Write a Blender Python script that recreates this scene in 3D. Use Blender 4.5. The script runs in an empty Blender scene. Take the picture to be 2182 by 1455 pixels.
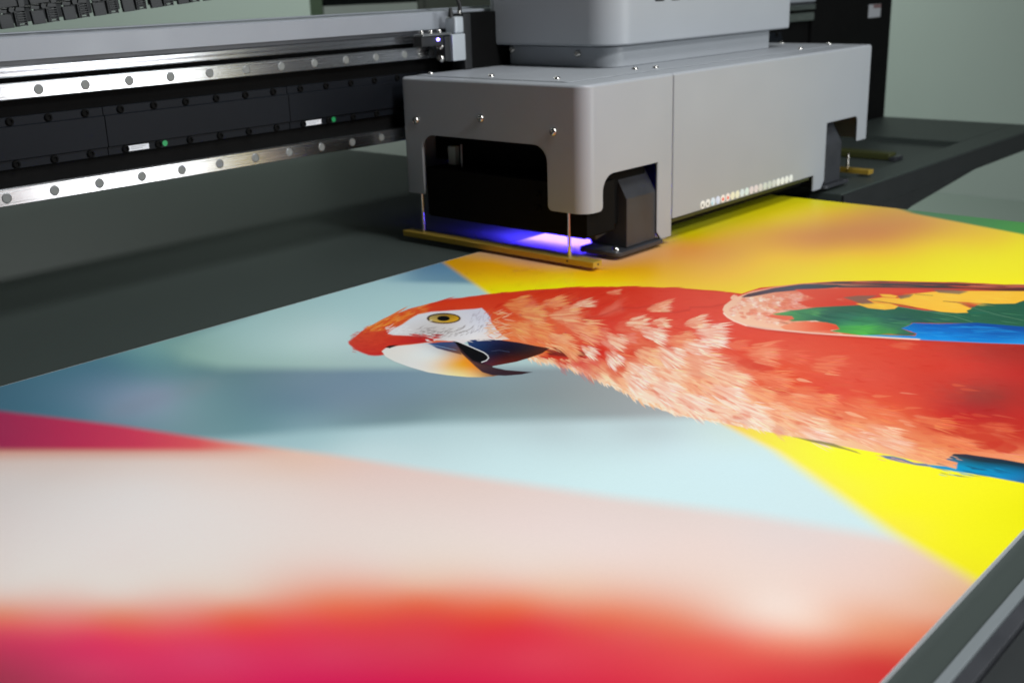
import bpy, bmesh, math, random
import numpy as np
from mathutils import Matrix, Vector

random.seed(7)
RNG = np.random.RandomState(11)
C = bpy.context.scene.collection
SC = bpy.context.scene
U = 0.5                         # one drawing unit = 0.5 m (lens height above the printing bed)
PI = math.pi
# ------------------------------------------------------------------ camera, world, light
LENS = 2426.6
RX = (0.65993, -0.75075, -0.02943); UX = (0.24699, 0.17978, 0.95219); FX = (0.70957, 0.63565, -0.30407)
cam_d = bpy.data.cameras.new('camera'); cam = bpy.data.objects.new('camera', cam_d); C.objects.link(cam)
cam.matrix_world = Matrix(((RX[0], UX[0], -FX[0], 0), (RX[1], UX[1], -FX[1], 0), (RX[2], UX[2], -FX[2], U), (0, 0, 0, 1)))
cam_d.sensor_width = 36; cam_d.lens = 36 * LENS / 2182
cam_d.clip_start = 0.05; cam_d.clip_end = 60
cam_d.dof.use_dof = True; cam_d.dof.focus_distance = 1.42; cam_d.dof.aperture_fstop = 6.3
SC.camera = cam
W = bpy.data.worlds.new('World'); SC.world = W; W.use_nodes = True
W.node_tree.nodes['Background'].inputs[0].default_value = (0.80, 0.95, 0.88, 1)
W.node_tree.nodes['Background'].inputs[1].default_value = 0.022
SC.view_settings.view_transform = 'Standard'; SC.view_settings.look = 'None'
SC.view_settings.exposure = 0.05; SC.view_settings.gamma = 1

def area(name, loc, target, sx, sy, power, col):
    l = bpy.data.lights.new(name, 'AREA'); l.shape = 'RECTANGLE'; l.size = sx * U; l.size_y = sy * U
    l.energy = power; l.color = col
    o = bpy.data.objects.new(name, l); C.objects.link(o)
    o.location = Vector(loc) * U
    d = (Vector(target) - Vector(loc)).normalized()
    o.rotation_euler = d.to_track_quat('-Z', 'Y').to_euler()
    return o
area('window_light', (5.5, -3.0, 0.95), (5.5, 0, 0.95), 1.5, 3.6, 34, (0.93, 0.97, 1.0))
area('ceiling_light', (3.1, 0.2, 4.5), (2.4, 1.2, 0), 1.0, 1.4, 37, (0.96, 0.98, 1.0))
area('front_fill_light', (2.6, -3.4, 4.5), (2.0, 1.4, 0), 1.0, 1.0, 48, (0.96, 0.98, 1.0))  # added fill, brightens the side faces of the carriage
area('rear_ceiling_light', (3.6, 8.6, 4.5), (3.6, 8.0, 0), 2.0, 1.2, 26, (0.94, 1.0, 0.96))
area('far_wall_fill', (10.0, 7.5, 4.8), (12.0, 10.5, 1.0), 2.5, 2.5, 70, (0.92, 1.0, 0.95))  # added fill aimed at the walls to brighten them

# ------------------------------------------------------------------ materials
def lin(c):
    return tuple(((v / 255) / 12.92) if v / 255 <= 0.04045 else (((v / 255) + 0.055) / 1.055) ** 2.4 for v in c)
def mat(name, col, rough=0.5, metal=0.0, noise=0.0, nscale=80, bump=0.0, bscale=600, spec=0.5, rvar=0.0, stretch=None, emit=None, estr=0, aniso=0):
    m = bpy.data.materials.new(name); m.use_nodes = True
    nt = m.node_tree; b = nt.nodes['Principled BSDF']
    b.inputs['Base Color'].default_value = (*col, 1); b.inputs['Roughness'].default_value = rough
    b.inputs['Metallic'].default_value = metal; b.inputs['Specular IOR Level'].default_value = spec
    if aniso:                       # ground along the bar: reflections smear up and down
        b.inputs['Anisotropic'].default_value = aniso
        tg = nt.nodes.new('ShaderNodeTangent'); tg.direction_type = 'RADIAL'; tg.axis = 'X'
        nt.links.new(tg.outputs[0], b.inputs['Tangent'])
    tc = nt.nodes.new('ShaderNodeTexCoord'); mp = nt.nodes.new('ShaderNodeMapping')
    nt.links.new(tc.outputs['Object'], mp.inputs[0])
    if stretch: mp.inputs['Scale'].default_value = stretch
    if noise or rvar:
        n = nt.nodes.new('ShaderNodeTexNoise'); n.inputs['Scale'].default_value = nscale; n.inputs['Detail'].default_value = 5
        nt.links.new(mp.outputs[0], n.inputs['Vector'])
        if noise:
            mx = nt.nodes.new('ShaderNodeMix'); mx.data_type = 'RGBA'
            mx.inputs[6].default_value = (*[max(0, c * (1 - noise)) for c in col], 1)
            mx.inputs[7].default_value = (*[min(1, c * (1 + noise)) for c in col], 1)
            nt.links.new(n.outputs[0], mx.inputs[0]); nt.links.new(mx.outputs[2], b.inputs['Base Color'])
        if rvar:
            mr = nt.nodes.new('ShaderNodeMapRange'); mr.inputs[3].default_value = rough - rvar; mr.inputs[4].default_value = rough + rvar
            mr.inputs[1].default_value = 0.3; mr.inputs[2].default_value = 0.7
            nt.links.new(n.outputs[0], mr.inputs[0]); nt.links.new(mr.outputs[0], b.inputs['Roughness'])
    if bump:
        n2 = nt.nodes.new('ShaderNodeTexNoise'); n2.inputs['Scale'].default_value = bscale; n2.inputs['Detail'].default_value = 3
        nt.links.new(mp.outputs[0], n2.inputs['Vector'])
        bp = nt.nodes.new('ShaderNodeBump'); bp.inputs['Strength'].default_value = bump; bp.inputs['Distance'].default_value = 0.001
        nt.links.new(n2.outputs[0], bp.inputs['Height']); nt.links.new(bp.outputs[0], b.inputs['Normal'])
    if emit:
        b.inputs['Emission Color'].default_value = (*emit, 1); b.inputs['Emission Strength'].default_value = estr
    return m
M = dict(
    paint=mat('grey_powder_coat', (0.345, 0.365, 0.388), 0.43, spec=0.45, noise=0.03, nscale=9, bump=0.10, bscale=900, rvar=0.04),
    beam=mat('grey_beam_paint', (0.27, 0.29, 0.32), 0.36, noise=0.05, nscale=14, bump=0.08, bscale=500, rvar=0.05),
    black=mat('black_metal', (0.012, 0.013, 0.014), 0.5, noise=0.3, nscale=20, bump=0.1, bscale=700),
    void=mat('matt_black', (0.005, 0.005, 0.005), 0.7, noise=0.3, nscale=20, spec=0.06),
    cover=mat('dark_anodised_cover', (0.0075, 0.009, 0.012), 0.45, spec=0.10, noise=0.15, nscale=12, bump=0.08, bscale=500),
    guard=mat('charcoal_steel', (0.035, 0.037, 0.043), 0.38, noise=0.2, nscale=20, bump=0.08, bscale=800, rvar=0.06),
    rail=mat('ground_steel', (0.72, 0.73, 0.74), 0.26, 1.0, noise=0.05, nscale=30, stretch=(0.4, 8, 40), rvar=0.02, aniso=0.92),
    chrome=mat('bright_steel_strip', (0.62, 0.63, 0.65), 0.26, 1.0, noise=0.10, nscale=30, stretch=(0.4, 8, 40), aniso=0.92),
    plug=mat('grey_plastic_plug', (0.20, 0.21, 0.20), 0.5, noise=0.1, nscale=200),
    ring=mat('dull_steel_ring', (0.35, 0.36, 0.36), 0.35, 1.0, noise=0.1, nscale=200),
    screw=mat('nickel_screw', (0.66, 0.64, 0.60), 0.22, 1.0, noise=0.1, nscale=300),
    hole=mat('dark_socket', (0.01, 0.01, 0.01), 0.7, noise=0.2, nscale=50),
    bed=mat('dark_bed_laminate', (0.047, 0.059, 0.054), 0.48, noise=0.06, nscale=3, bump=0.05, bscale=300, spec=0.22),
    edge=mat('dark_edge_metal', (0.018, 0.021, 0.022), 0.42, noise=0.2, nscale=10, bump=0.05),
    trim=mat('brushed_aluminium', (0.20, 0.225, 0.235), 0.55, 0.3, noise=0.08, nscale=20, stretch=(1, 20, 20), bump=0.1, bscale=80),
    brass=mat('gold_anodised_aluminium', (0.55, 0.36, 0.05), 0.42, 0.45, noise=0.12, nscale=30, bump=0.08, bscale=400, rvar=0.06),
    olive=mat('olive_plastic_and_reflection', (0.045, 0.05, 0.012), 0.5, noise=0.2, nscale=30),
    white=mat('white_paper_label', (0.80, 0.82, 0.86), 0.6, noise=0.04, nscale=60),
    ink=mat('printed_grey_text', (0.35, 0.36, 0.38), 0.6, noise=0.05, nscale=60),
    green=mat('green_dot_sticker', (0.01, 0.30, 0.09), 0.5, noise=0.1, nscale=60),
    wall=mat('grey_green_wall', (0.40, 0.455, 0.42), 0.85, noise=0.05, nscale=1.2, bump=0.05, bscale=40),
    floor=mat('grey_green_floor', (0.34, 0.40, 0.36), 0.55, noise=0.08, nscale=2.0, rvar=0.06),
    chain=mat('black_nylon', (0.018, 0.020, 0.021), 0.48, noise=0.25, nscale=40, bump=0.15, bscale=300),
    cable=mat('black_rubber', (0.012, 0.012, 0.012), 0.5, noise=0.2, nscale=60),
    alu=mat('pale_anodised_block', (0.50, 0.54, 0.57), 0.40, 0.3, noise=0.05, nscale=60),
    dgrey=mat('dim_grey_panel', (0.10, 0.11, 0.09), 0.6, noise=0.1, nscale=10),
    pale=mat('pale_enamel_and_lit_gap', (0.42, 0.47, 0.42), 0.5, noise=0.05, nscale=10),
    glass=mat('dark_glass_panel', (0.004, 0.005, 0.005), 0.12, noise=0.2, nscale=10),
    boardedge=mat('white_board_edge', (0.55, 0.57, 0.58), 0.6, noise=0.05, nscale=60),
    led=mat('blue_led', (0.1, 0.1, 0.8), 0.4, noise=0.05, nscale=60, emit=(0.18, 0.14, 1.0), estr=20),
    uv=mat('violet_lamp_window', (0.1, 0.05, 0.6), 0.3, noise=0.05, nscale=60, emit=(0.060, 0.034, 1.0), estr=100),
)

# ------------------------------------------------------------------ mesh helpers (coordinates in drawing units)
class MB:
    def __init__(s): s.bm = bmesh.new()
    def merge(s, b):
        me = bpy.data.meshes.new('tmp'); b.to_mesh(me); b.free(); s.bm.from_mesh(me); bpy.data.meshes.remove(me)
    def box(s, x0, x1, y0, y1, z0, z1, bev=0.0, seg=2):
        b = bmesh.new()
        v = [b.verts.new((x, y, z)) for z in (z0, z1) for y in (y0, y1) for x in (x0, x1)]
        for f in ((0, 2, 3, 1), (4, 5, 7, 6), (0, 1, 5, 4), (2, 6, 7, 3), (0, 4, 6, 2), (1, 3, 7, 5)): b.faces.new([v[i] for i in f])
        if bev: bmesh.ops.bevel(b, geom=b.edges[:], offset=bev, segments=seg, profile=0.5, affect='EDGES')
        s.merge(b); return s
    def prism(s, poly, axis, a, c, bev=0.0, seg=2):
        """poly: 2-D outline in the plane normal to axis, extruded from a to c"""
        def P(p, h): return (h, p[0], p[1]) if axis == 'x' else (p[0], h, p[1]) if axis == 'y' else (p[0], p[1], h)
        b = bmesh.new()
        A = [b.verts.new(P(p, a)) for p in poly]; B = [b.verts.new(P(p, c)) for p in poly]; n = len(poly)
        b.faces.new(A[::-1]); b.faces.new(B)
        for i in range(n): b.faces.new((A[i], A[(i + 1) % n], B[(i + 1) % n], B[i]))
        bmesh.ops.recalc_face_normals(b, faces=b.faces[:])
        if bev:
            caps = [e for e in b.edges if len({f for f in e.link_faces if len(f.verts) == n}) == 1] if n > 4 else b.edges[:]
            bmesh.ops.bevel(b, geom=caps, offset=bev, segments=seg, profile=0.5, affect='EDGES')
        s.merge(b); return s
    def lathe(s, prof, origin, axis, n=20):
        a = Vector(axis).normalized(); t = a.orthogonal().normalized(); w = a.cross(t); o = Vector(origin)
        b = bmesh.new(); rings = []
        for r, h in prof:
            if r < 1e-6: rings.append([b.verts.new(o + a * h)])
            else: rings.append([b.verts.new(o + a * h + (t * math.cos(2 * PI * k / n) + w * math.sin(2 * PI * k / n)) * r) for k in range(n)])
        for p, q in zip(rings, rings[1:]):
            for k in range(n):
                f = [p[k % len(p)], p[(k + 1) % len(p)], q[(k + 1) % len(q)], q[k % len(q)]]
                f = list(dict.fromkeys(f))
                if len(f) > 2: b.faces.new(f)
        bmesh.ops.recalc_face_normals(b, faces=b.faces[:])
        s.merge(b); return s
    def tube(s, pts, r, n=10):
        pts = [Vector(p) for p in pts]; b = bmesh.new(); rings = []
        for i, p in enumerate(pts):
            d = (pts[min(i + 1, len(pts) - 1)] - pts[max(i - 1, 0)]).normalized()
            t = d.cross(Vector((0.3, 1, 0.1))).normalized(); w = d.cross(t)
            rings.append([b.verts.new(p + (t * math.cos(2 * PI * k / n) + w * math.sin(2 * PI * k / n)) * r) for k in range(n)])
        for p, q in zip(rings, rings[1:]):
            for k in range(n): b.faces.new((p[k], p[(k + 1) % n], q[(k + 1) % n], q[k]))
        b.faces.new(rings[0][::-1]); b.faces.new(rings[-1]); bmesh.ops.recalc_face_normals(b, faces=b.faces[:])
        s.merge(b); return s
    def mesh(s, name):
        bmesh.ops.scale(s.bm, vec=(U, U, U), verts=s.bm.verts[:])
        me = bpy.data.meshes.new(name); s.bm.to_mesh(me); s.bm.free()
        for p in me.polygons: p.use_smooth = True
        me.set_sharp_from_angle(angle=math.radians(32))
        return me
    def build(s, name, m, parent=None):
        me = s.mesh(name); me.materials.append(m); return flat(link(name, me, parent))
def link(name, me, parent=None, loc=None, rot=None):
    o = bpy.data.objects.new(name, me); C.objects.link(o)
    if parent is not None:
        o.parent = parent; w = parent
        T = Matrix.Identity(4)
        while w is not None: T = w.matrix_basis @ T if w.parent is None else w.matrix_parent_inverse @ w.matrix_basis @ T; w = w.parent
        o.matrix_parent_inverse = T.inverted()
    if loc is not None: o.location = Vector(loc) * U
    if rot is not None: o.rotation_euler = rot
    return o
def flat(o):
    w = o.modifiers.new('face_weighted_shading', 'WEIGHTED_NORMAL'); w.keep_sharp = True; w.weight = 90
    return o
def tag(o, label, cat, group=None, kind=None):
    o['label'] = label; o['category'] = cat
    if group: o['group'] = group
    if kind: o['kind'] = kind
    return o
def thing(name, loc, label, cat, group=None):
    e = bpy.data.objects.new(name, None); C.objects.link(e); e.location = Vector(loc) * U; e.empty_display_size = 0.05
    return tag(e, label, cat, group)
def structure(o): o['kind'] = 'structure'; return o
def rrect(x0, x1, y0, y1, r, n=8):
    """rounded rectangle; r = one radius or (x1y1, x0y1, x0y0, x1y0)"""
    rs = r if isinstance(r, (tuple, list)) else (r,) * 4
    out = []
    for (cx, cy, a0), rr in zip(((x1, y1, 0), (x0, y1, 90), (x0, y0, 180), (x1, y0, 270)), rs):
        ox = cx + (-rr if cx == x1 else rr); oy = cy + (-rr if cy == y1 else rr)
        if rr < 1e-6: out.append((cx, cy)); continue
        for k in range(n + 1):
            a = math.radians(a0 + 90 * k / n); out.append((ox + rr * math.cos(a), oy + rr * math.sin(a)))
    return out
AXROT = {'-x': (0, -PI / 2, 0), '-y': (PI / 2, 0, 0), 'z': (0, 0, 0)}
sm = MB().lathe([(0, .006), (.0055, .006), (.0062, .0125), (.0085, .0122), (.0122, .0096), (.0146, .0052), (.0155, 0), (.0155, -.002)], (0, 0, 0), (0, 0, 1), 18)
SCREW = sm.mesh('screw'); SCREW.materials.append(M['screw'])
def screw(parent, loc, ax):
    return link('screw', SCREW, parent, loc, AXROT[ax])

# ------------------------------------------------------------------ the room
b = MB().box(-6, 14, -6, 13, -1.75, -1.7); structure(b.build('floor', M['floor']))
b = MB().box(-6, 14.2, 13, 13.2, -1.7, 5); structure(b.build('back_wall', M['wall']))
b = MB().box(14, 14.2, -6, 13, -1.7, 5); structure(b.build('side_wall', M['wall']))

# ------------------------------------------------------------------ printing table
tb = thing('flatbed_table', (2.4, 3.2, -1.7), 'dark grey flatbed printing table with aluminium edge trim under the printed board', 'table')
MB().box(-1.2, 4.76, 0.512, 7.0, -0.10, -0.012, 0.003).build('bed_top', M['bed'], tb)
MB().box(-1.2, 4.76, 0.491, 0.5095, -0.035, -0.005, 0.0015, 2).build('trim_strip', M['trim'], tb)
MB().box(-1.2, 4.76, 0.468, 0.4905, -0.10, -0.012, 0.002, 2).build('edge_profile', M['guard'], tb)
MB().box(-1.2, 4.78, 0.40, 0.4675, -0.62, -0.024, 0.004).build('side_panel', M['edge'], tb)
MB().box(-1.1, 4.70, 0.56, 6.9, -0.45, -0.101).build('bed_frame', M['edge'], tb)
for x in (-0.9, 4.5):
    for y in (0.7, 6.6): MB().box(x - .1, x + .1, y - .1, y + .1, -1.7, -0.451, 0.01).build('table_leg', M['edge'], tb)
# ------------------------------------------------------------------ printed board: flat artwork computed here, laid on the board's top
# The artwork was measured on the slanted board, so its drawing grid (a, b) is tied to board coordinates (x, y) by one homography.
BX0, BX1, BY0, BY1, DEN = -0.6, 4.736, 0.5668, 2.939, 600
TW = int((BX1 - BX0) * DEN); TH = int((BY1 - BY0) * DEN)
def grid(xs, ys):
    """board coordinates -> drawing grid"""
    dx, dy = xs, ys
    f = dx * FX[0] + dy * FX[1] - FX[2]; r = dx * RX[0] + dy * RX[1] - RX[2]; u = dx * UX[0] + dy * UX[1] - UX[2]
    return 1091 + LENS * r / f, 727.5 - LENS * u / f
def board(a, b):
    """drawing grid -> board coordinates"""
    r = (np.asarray(a, float) - 1091) / LENS; u = -(np.asarray(b, float) - 727.5) / LENS
    vx = FX[0] + r * RX[0] + u * UX[0]; vy = FX[1] + r * RX[1] + u * UX[1]; vz = FX[2] + r * RX[2] + u * UX[2]
    return vx / -vz, vy / -vz
gx = BX0 + (np.arange(TW) + 0.5) / DEN; gy = BY0 + (np.arange(TH) + 0.5) / DEN
GA, GB = grid(*np.meshgrid(gx, gy))
GA = GA.astype(np.float32); GB = GB.astype(np.float32)
IMG = np.zeros((TH, TW, 3), np.float32)
def srgb(c):
    c = np.asarray(c, np.float32) / 255
    return np.where(c <= 0.04045, c / 12.92, ((c + 0.055) / 1.055) ** 2.4).astype(np.float32)
def window(pts, pad):
    a = np.array([p[0] for p in pts], float); b = np.array([p[1] for p in pts], float)
    A = [a.min() - pad, a.max() + pad]; B = [max(b.min() - pad, 395), b.max() + pad]
    n = 6
    aa = np.concatenate([np.linspace(*A, n), np.linspace(*A, n), np.full(n, A[0]), np.full(n, A[1])])
    bb = np.concatenate([np.full(n, B[0]), np.full(n, B[1]), np.linspace(*B, n), np.linspace(*B, n)])
    x, y = board(aa, bb)
    i0 = int((x.min() - BX0) * DEN) - 1; i1 = int((x.max() - BX0) * DEN) + 2; j0 = int((y.min() - BY0) * DEN) - 1; j1 = int((y.max() - BY0) * DEN) + 2
    return slice(max(j0, 0), min(max(j1, 0), TH)), slice(max(i0, 0), min(max(i1, 0), TW))
def spline(pts, closed=True, n=5):
    P = np.array(pts, float); N = len(P); out = []
    for i in range(N if closed else N - 1):
        p0, p1, p2, p3 = (P[(i - 1) % N], P[i], P[(i + 1) % N], P[(i + 2) % N]) if closed else (P[max(i - 1, 0)], P[i], P[i + 1], P[min(i + 2, N - 1)])
        for k in range(n):
            t = k / n
            out.append(0.5 * (2 * p1 + (p2 - p0) * t + (2 * p0 - 5 * p1 + 4 * p2 - p3) * t * t + (3 * p1 - p0 - 3 * p2 + p3) * t ** 3))
    if not closed: out.append(P[-1])
    return [tuple(p) for p in out]
def sdist(A, B, pts):
    """signed distance (inside positive) to a polygon"""
    d2 = np.full(A.shape, 1e12, np.float32); ins = np.zeros(A.shape, bool)
    for (x0, y0), (x1, y1) in zip(pts, list(pts[1:]) + [pts[0]]):
        ex, ey = x1 - x0, y1 - y0; l2 = ex * ex + ey * ey
        if l2 < 1e-9: continue
        px, py = A - np.float32(x0), B - np.float32(y0)
        t = np.clip((px * ex + py * ey) / l2, 0, 1)
        d2 = np.minimum(d2, (px - t * ex) ** 2 + (py - t * ey) ** 2)
        if y0 != y1:
            c = (B >= min(y0, y1)) & (B < max(y0, y1)) & (px < ex * py / ey)
            ins ^= c
    d = np.sqrt(d2)
    return np.where(ins, d, -d)
def sstep(x): x = np.clip(x, 0, 1); return x * x * (3 - 2 * x)
def put(win, al, col):
    I = IMG[win]; al = al[..., None].astype(np.float32)
    IMG[win] = I + (col - I) * al
def field(ctrl, A, B, sy=2.4, e=0.25, rg=0.02):
    """smooth colour field through control points (a, b, r, g, b): multiquadric interpolation"""
    c = np.array(ctrl, float); n = len(c); cols = srgb(c[:, 2:5]).astype(float)
    P = c[:, :2] * np.array([1, sy]) / 100
    K = np.sqrt(((P[:, None] - P[None]) ** 2).sum(-1) + e) ; S = np.zeros((n + 1, n + 1)); S[:n, :n] = -K + np.eye(n) * rg; S[n, :n] = S[:n, n] = 1
    w = np.linalg.solve(S, np.vstack([cols, np.zeros((1, 3))]))
    out = np.zeros(A.shape + (3,), np.float32) + w[n].astype(np.float32)
    Ax = np.asarray(A, np.float32) / 100; Bx = np.asarray(B, np.float32) * sy / 100
    for k in range(n): out -= np.sqrt((Ax - P[k, 0]) ** 2 + (Bx - P[k, 1]) ** 2 + e)[..., None].astype(np.float32) * w[k].astype(np.float32)
    return np.clip(out, cols.min(0) * .9, cols.max(0) * 1.04).astype(np.float32)
def poly(pts, col, soft=1.0, alpha=1.0, sm=False, n=4):
    if sm: pts = spline(pts, True, n)
    w = window(pts, soft * 2 + 2); A, B = GA[w], GB[w]
    if A.size == 0: return
    al = sstep(sdist(A, B, pts) / (2 * soft) + 0.5) * alpha
    put(w, al, field(col, A, B) if isinstance(col, list) else srgb(col))
def stroke(a, b, ang, ln, wd, col, alpha=1.0, bend=0.0):
    """one tapered hair from (a, b)"""
    ca, sa = math.cos(ang), math.sin(ang)
    w = window([(a, b), (a + ca * ln, b + sa * ln)], wd + abs(bend) * ln)
    A, B = GA[w] - np.float32(a), GB[w] - np.float32(b)
    if A.size == 0: return
    t = (A * ca + B * sa) / ln; v = (-A * sa + B * ca) - bend * ln * t * t
    hw = wd * np.clip(np.minimum(t * 5 + 0.3, (1 - t) * 1.6), 0, 1)
    al = np.clip((hw - np.abs(v)) / 0.7 + 0.5, 0, 1) * np.clip(t * 6 + 1, 0, 1) * (t < 1) * np.clip(hw * 2, 0, 1) * alpha
    put(w, al, srgb(col))
def line(pts, wd, col, alpha=1.0, soft=0.8):
    w = window(pts, wd + 3); A, B = GA[w], GB[w]
    if A.size == 0: return
    d2 = np.full(A.shape, 1e9, np.float32)
    for (x0, y0), (x1, y1) in zip(pts, pts[1:]):
        ex, ey = x1 - x0, y1 - y0; l2 = ex * ex + ey * ey + 1e-9
        t = np.clip(((A - x0) * ex + (B - y0) * ey) / l2, 0, 1)
        d2 = np.minimum(d2, (A - x0 - t * ex) ** 2 + (B - y0 - t * ey) ** 2)
    put(w, np.clip((wd / 2 - np.sqrt(d2)) / soft + 0.5, 0, 1) * alpha, srgb(col))
def mixc(c0, c1, t): return np.asarray(c0, float) * (1 - t) + np.asarray(c1, float) * t
def tuft(a, b, ang, spread, ln, n, col, col2=None, wd=2.2, root=None, alpha=.9, body=.5):
    """one feather: a soft shell of barbs fanning out from the root and fraying into fine hairs"""
    root = (222, 92, 62) if root is None else root
    ca, sa = math.cos(ang), math.sin(ang)
    rx, ry = ln * .36, ln * .36 * max(.3, spread) * .85
    pts = []
    for k in range(14):
        t = 2 * PI * k / 14; x = rx * math.cos(t); y = ry * math.sin(t) * (.8 + .25 * math.cos(t))
        pts.append((a + (ln * .44 + x) * ca - y * sa, b + (ln * .44 + x) * sa + y * ca))
    poly(pts, tuple(mixc(root, col, .8)), soft=ry * .62 + 1, alpha=alpha * body)
    m = int(n * 1.3)
    for k in range(m):
        th = ((k + .5) / m * 2 - 1 + RNG.normal(0, .12)) * spread; r0 = RNG.uniform(.02, .42) * ln; L = ln * (.62 + .22 * math.cos(th * 1.6)) * RNG.uniform(.8, 1.1)
        c = mixc(root, col, np.clip(RNG.normal(.72, .25), 0, 1.08))
        r0 = r0 + ln * .20 * (abs(th) / spread) ** 2; q = th * ln * .40
        stroke(a + r0 * ca - q * sa, b + r0 * sa + q * ca, ang + th * .42 + RNG.normal(0, .03), max(L - r0 * .6, 5), wd * RNG.uniform(.55, 1.15), np.clip(c, 0, 255), RNG.uniform(.3, .65) * alpha, RNG.normal(0, .05))
    for k in range(n):
        th = RNG.uniform(-spread, spread); r0 = RNG.uniform(.4, .68) * ln * (.85 + .15 * math.cos(th * 2))
        q = th * ln * .52
        stroke(a + r0 * ca - q * sa, b + r0 * sa + q * ca, ang + th * .5 + RNG.normal(0, .07), ln * RNG.uniform(.22, .5), RNG.uniform(.55, 1.0),
               np.clip(np.asarray(col, float) + RNG.normal(0, 8, 3), 0, 255), RNG.uniform(.55, 1) * alpha, RNG.normal(0, .08))
# --- background, on a coarse grid first
def coarse(step):
    A, B = GA[::step, ::step], GB[::step, ::step]
    ok = None
    return np.clip(A, -500, 2800), np.clip(B, 380, 1900)
def upsample(a, step):
    h, w = a.shape[:2]
    yi = np.clip((np.arange(TH) - 0) / step, 0, h - 1.001); xi = np.clip(np.arange(TW) / step, 0, w - 1.001)
    y0 = yi.astype(int); x0 = xi.astype(int); fy = (yi - y0)[:, None]; fx = (xi - x0)[None, :]
    if a.ndim == 3: fy = fy[..., None]; fx = fx[..., None]
    r0 = a[y0]; r1 = a[y0 + 1]
    return ((r0[:, x0] * (1 - fx) + r0[:, x0 + 1] * fx) * (1 - fy) + (r1[:, x0] * (1 - fx) + r1[:, x0 + 1] * fx) * fy).astype(np.float32)
BLUE = [(-200, 880, 66, 105, 130), (0, 840, 75, 119, 141), (60, 860, 77, 123, 145), (150, 800, 88, 134, 156), (250, 770, 92, 139, 156), (330, 745, 131, 181, 181), (300, 790, 105, 152, 165),  # blues on the left lightened to offset the weaker lamp light there
        (400, 730, 179, 222, 217), (430, 765, 162, 207, 201), (520, 700, 189, 228, 225), (560, 760, 192, 226, 220), (640, 690, 198, 232, 230), (700, 720, 211, 238, 240), (760, 660, 190, 227, 227),
        (850, 625, 188, 222, 224), (950, 612, 170, 208, 216), (1000, 620, 178, 214, 214), (880, 588, 125, 166, 186), (940, 575, 100, 145, 172), (980, 590, 110, 150, 172), (860, 600, 151, 193, 206),
        (620, 745, 199, 232, 228), (600, 778, 176, 210, 206), (720, 770, 181, 211, 211), (520, 790, 133, 165, 170), (650, 800, 127, 154, 169), (760, 810, 125, 151, 170), (900, 815, 128, 154, 168), (1050, 815, 138, 158, 164),
        (420, 820, 121, 160, 168), (330, 845, 153, 173, 195), (290, 870, 145, 167, 189), (400, 860, 132, 168, 176), (520, 850, 115, 151, 162), (640, 860, 117, 148, 165), (760, 860, 128, 151, 166), (560, 910, 118, 158, 167),
        (420, 910, 127, 164, 171), (200, 890, 101, 145, 165), (660, 920, 146, 179, 187), (640, 950, 183, 214, 219), (720, 905, 132, 163, 171), (800, 925, 188, 216, 220), (900, 890, 125, 150, 155), (950, 905, 150, 178, 182),
        (1000, 860, 130, 148, 152), (1150, 850, 138, 150, 152), (1250, 840, 148, 155, 155), (1350, 880, 158, 164, 165), (1420, 895, 168, 172, 172), (1150, 890, 150, 168, 170), (1250, 900, 175, 192, 194), (1000, 930, 196, 220, 222),
        (1100, 960, 204, 228, 230), (1200, 920, 190, 208, 210), (1300, 990, 208, 232, 233), (1400, 920, 190, 205, 206), (1450, 950, 205, 225, 227), (1500, 1040, 208, 232, 234), (1600, 980, 206, 230, 232), (1700, 1080, 206, 228, 230),
        (1800, 1100, 204, 226, 228), (900, 960, 200, 224, 226), (760, 960, 201, 225, 227), (1560, 920, 205, 222, 215)]
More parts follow.
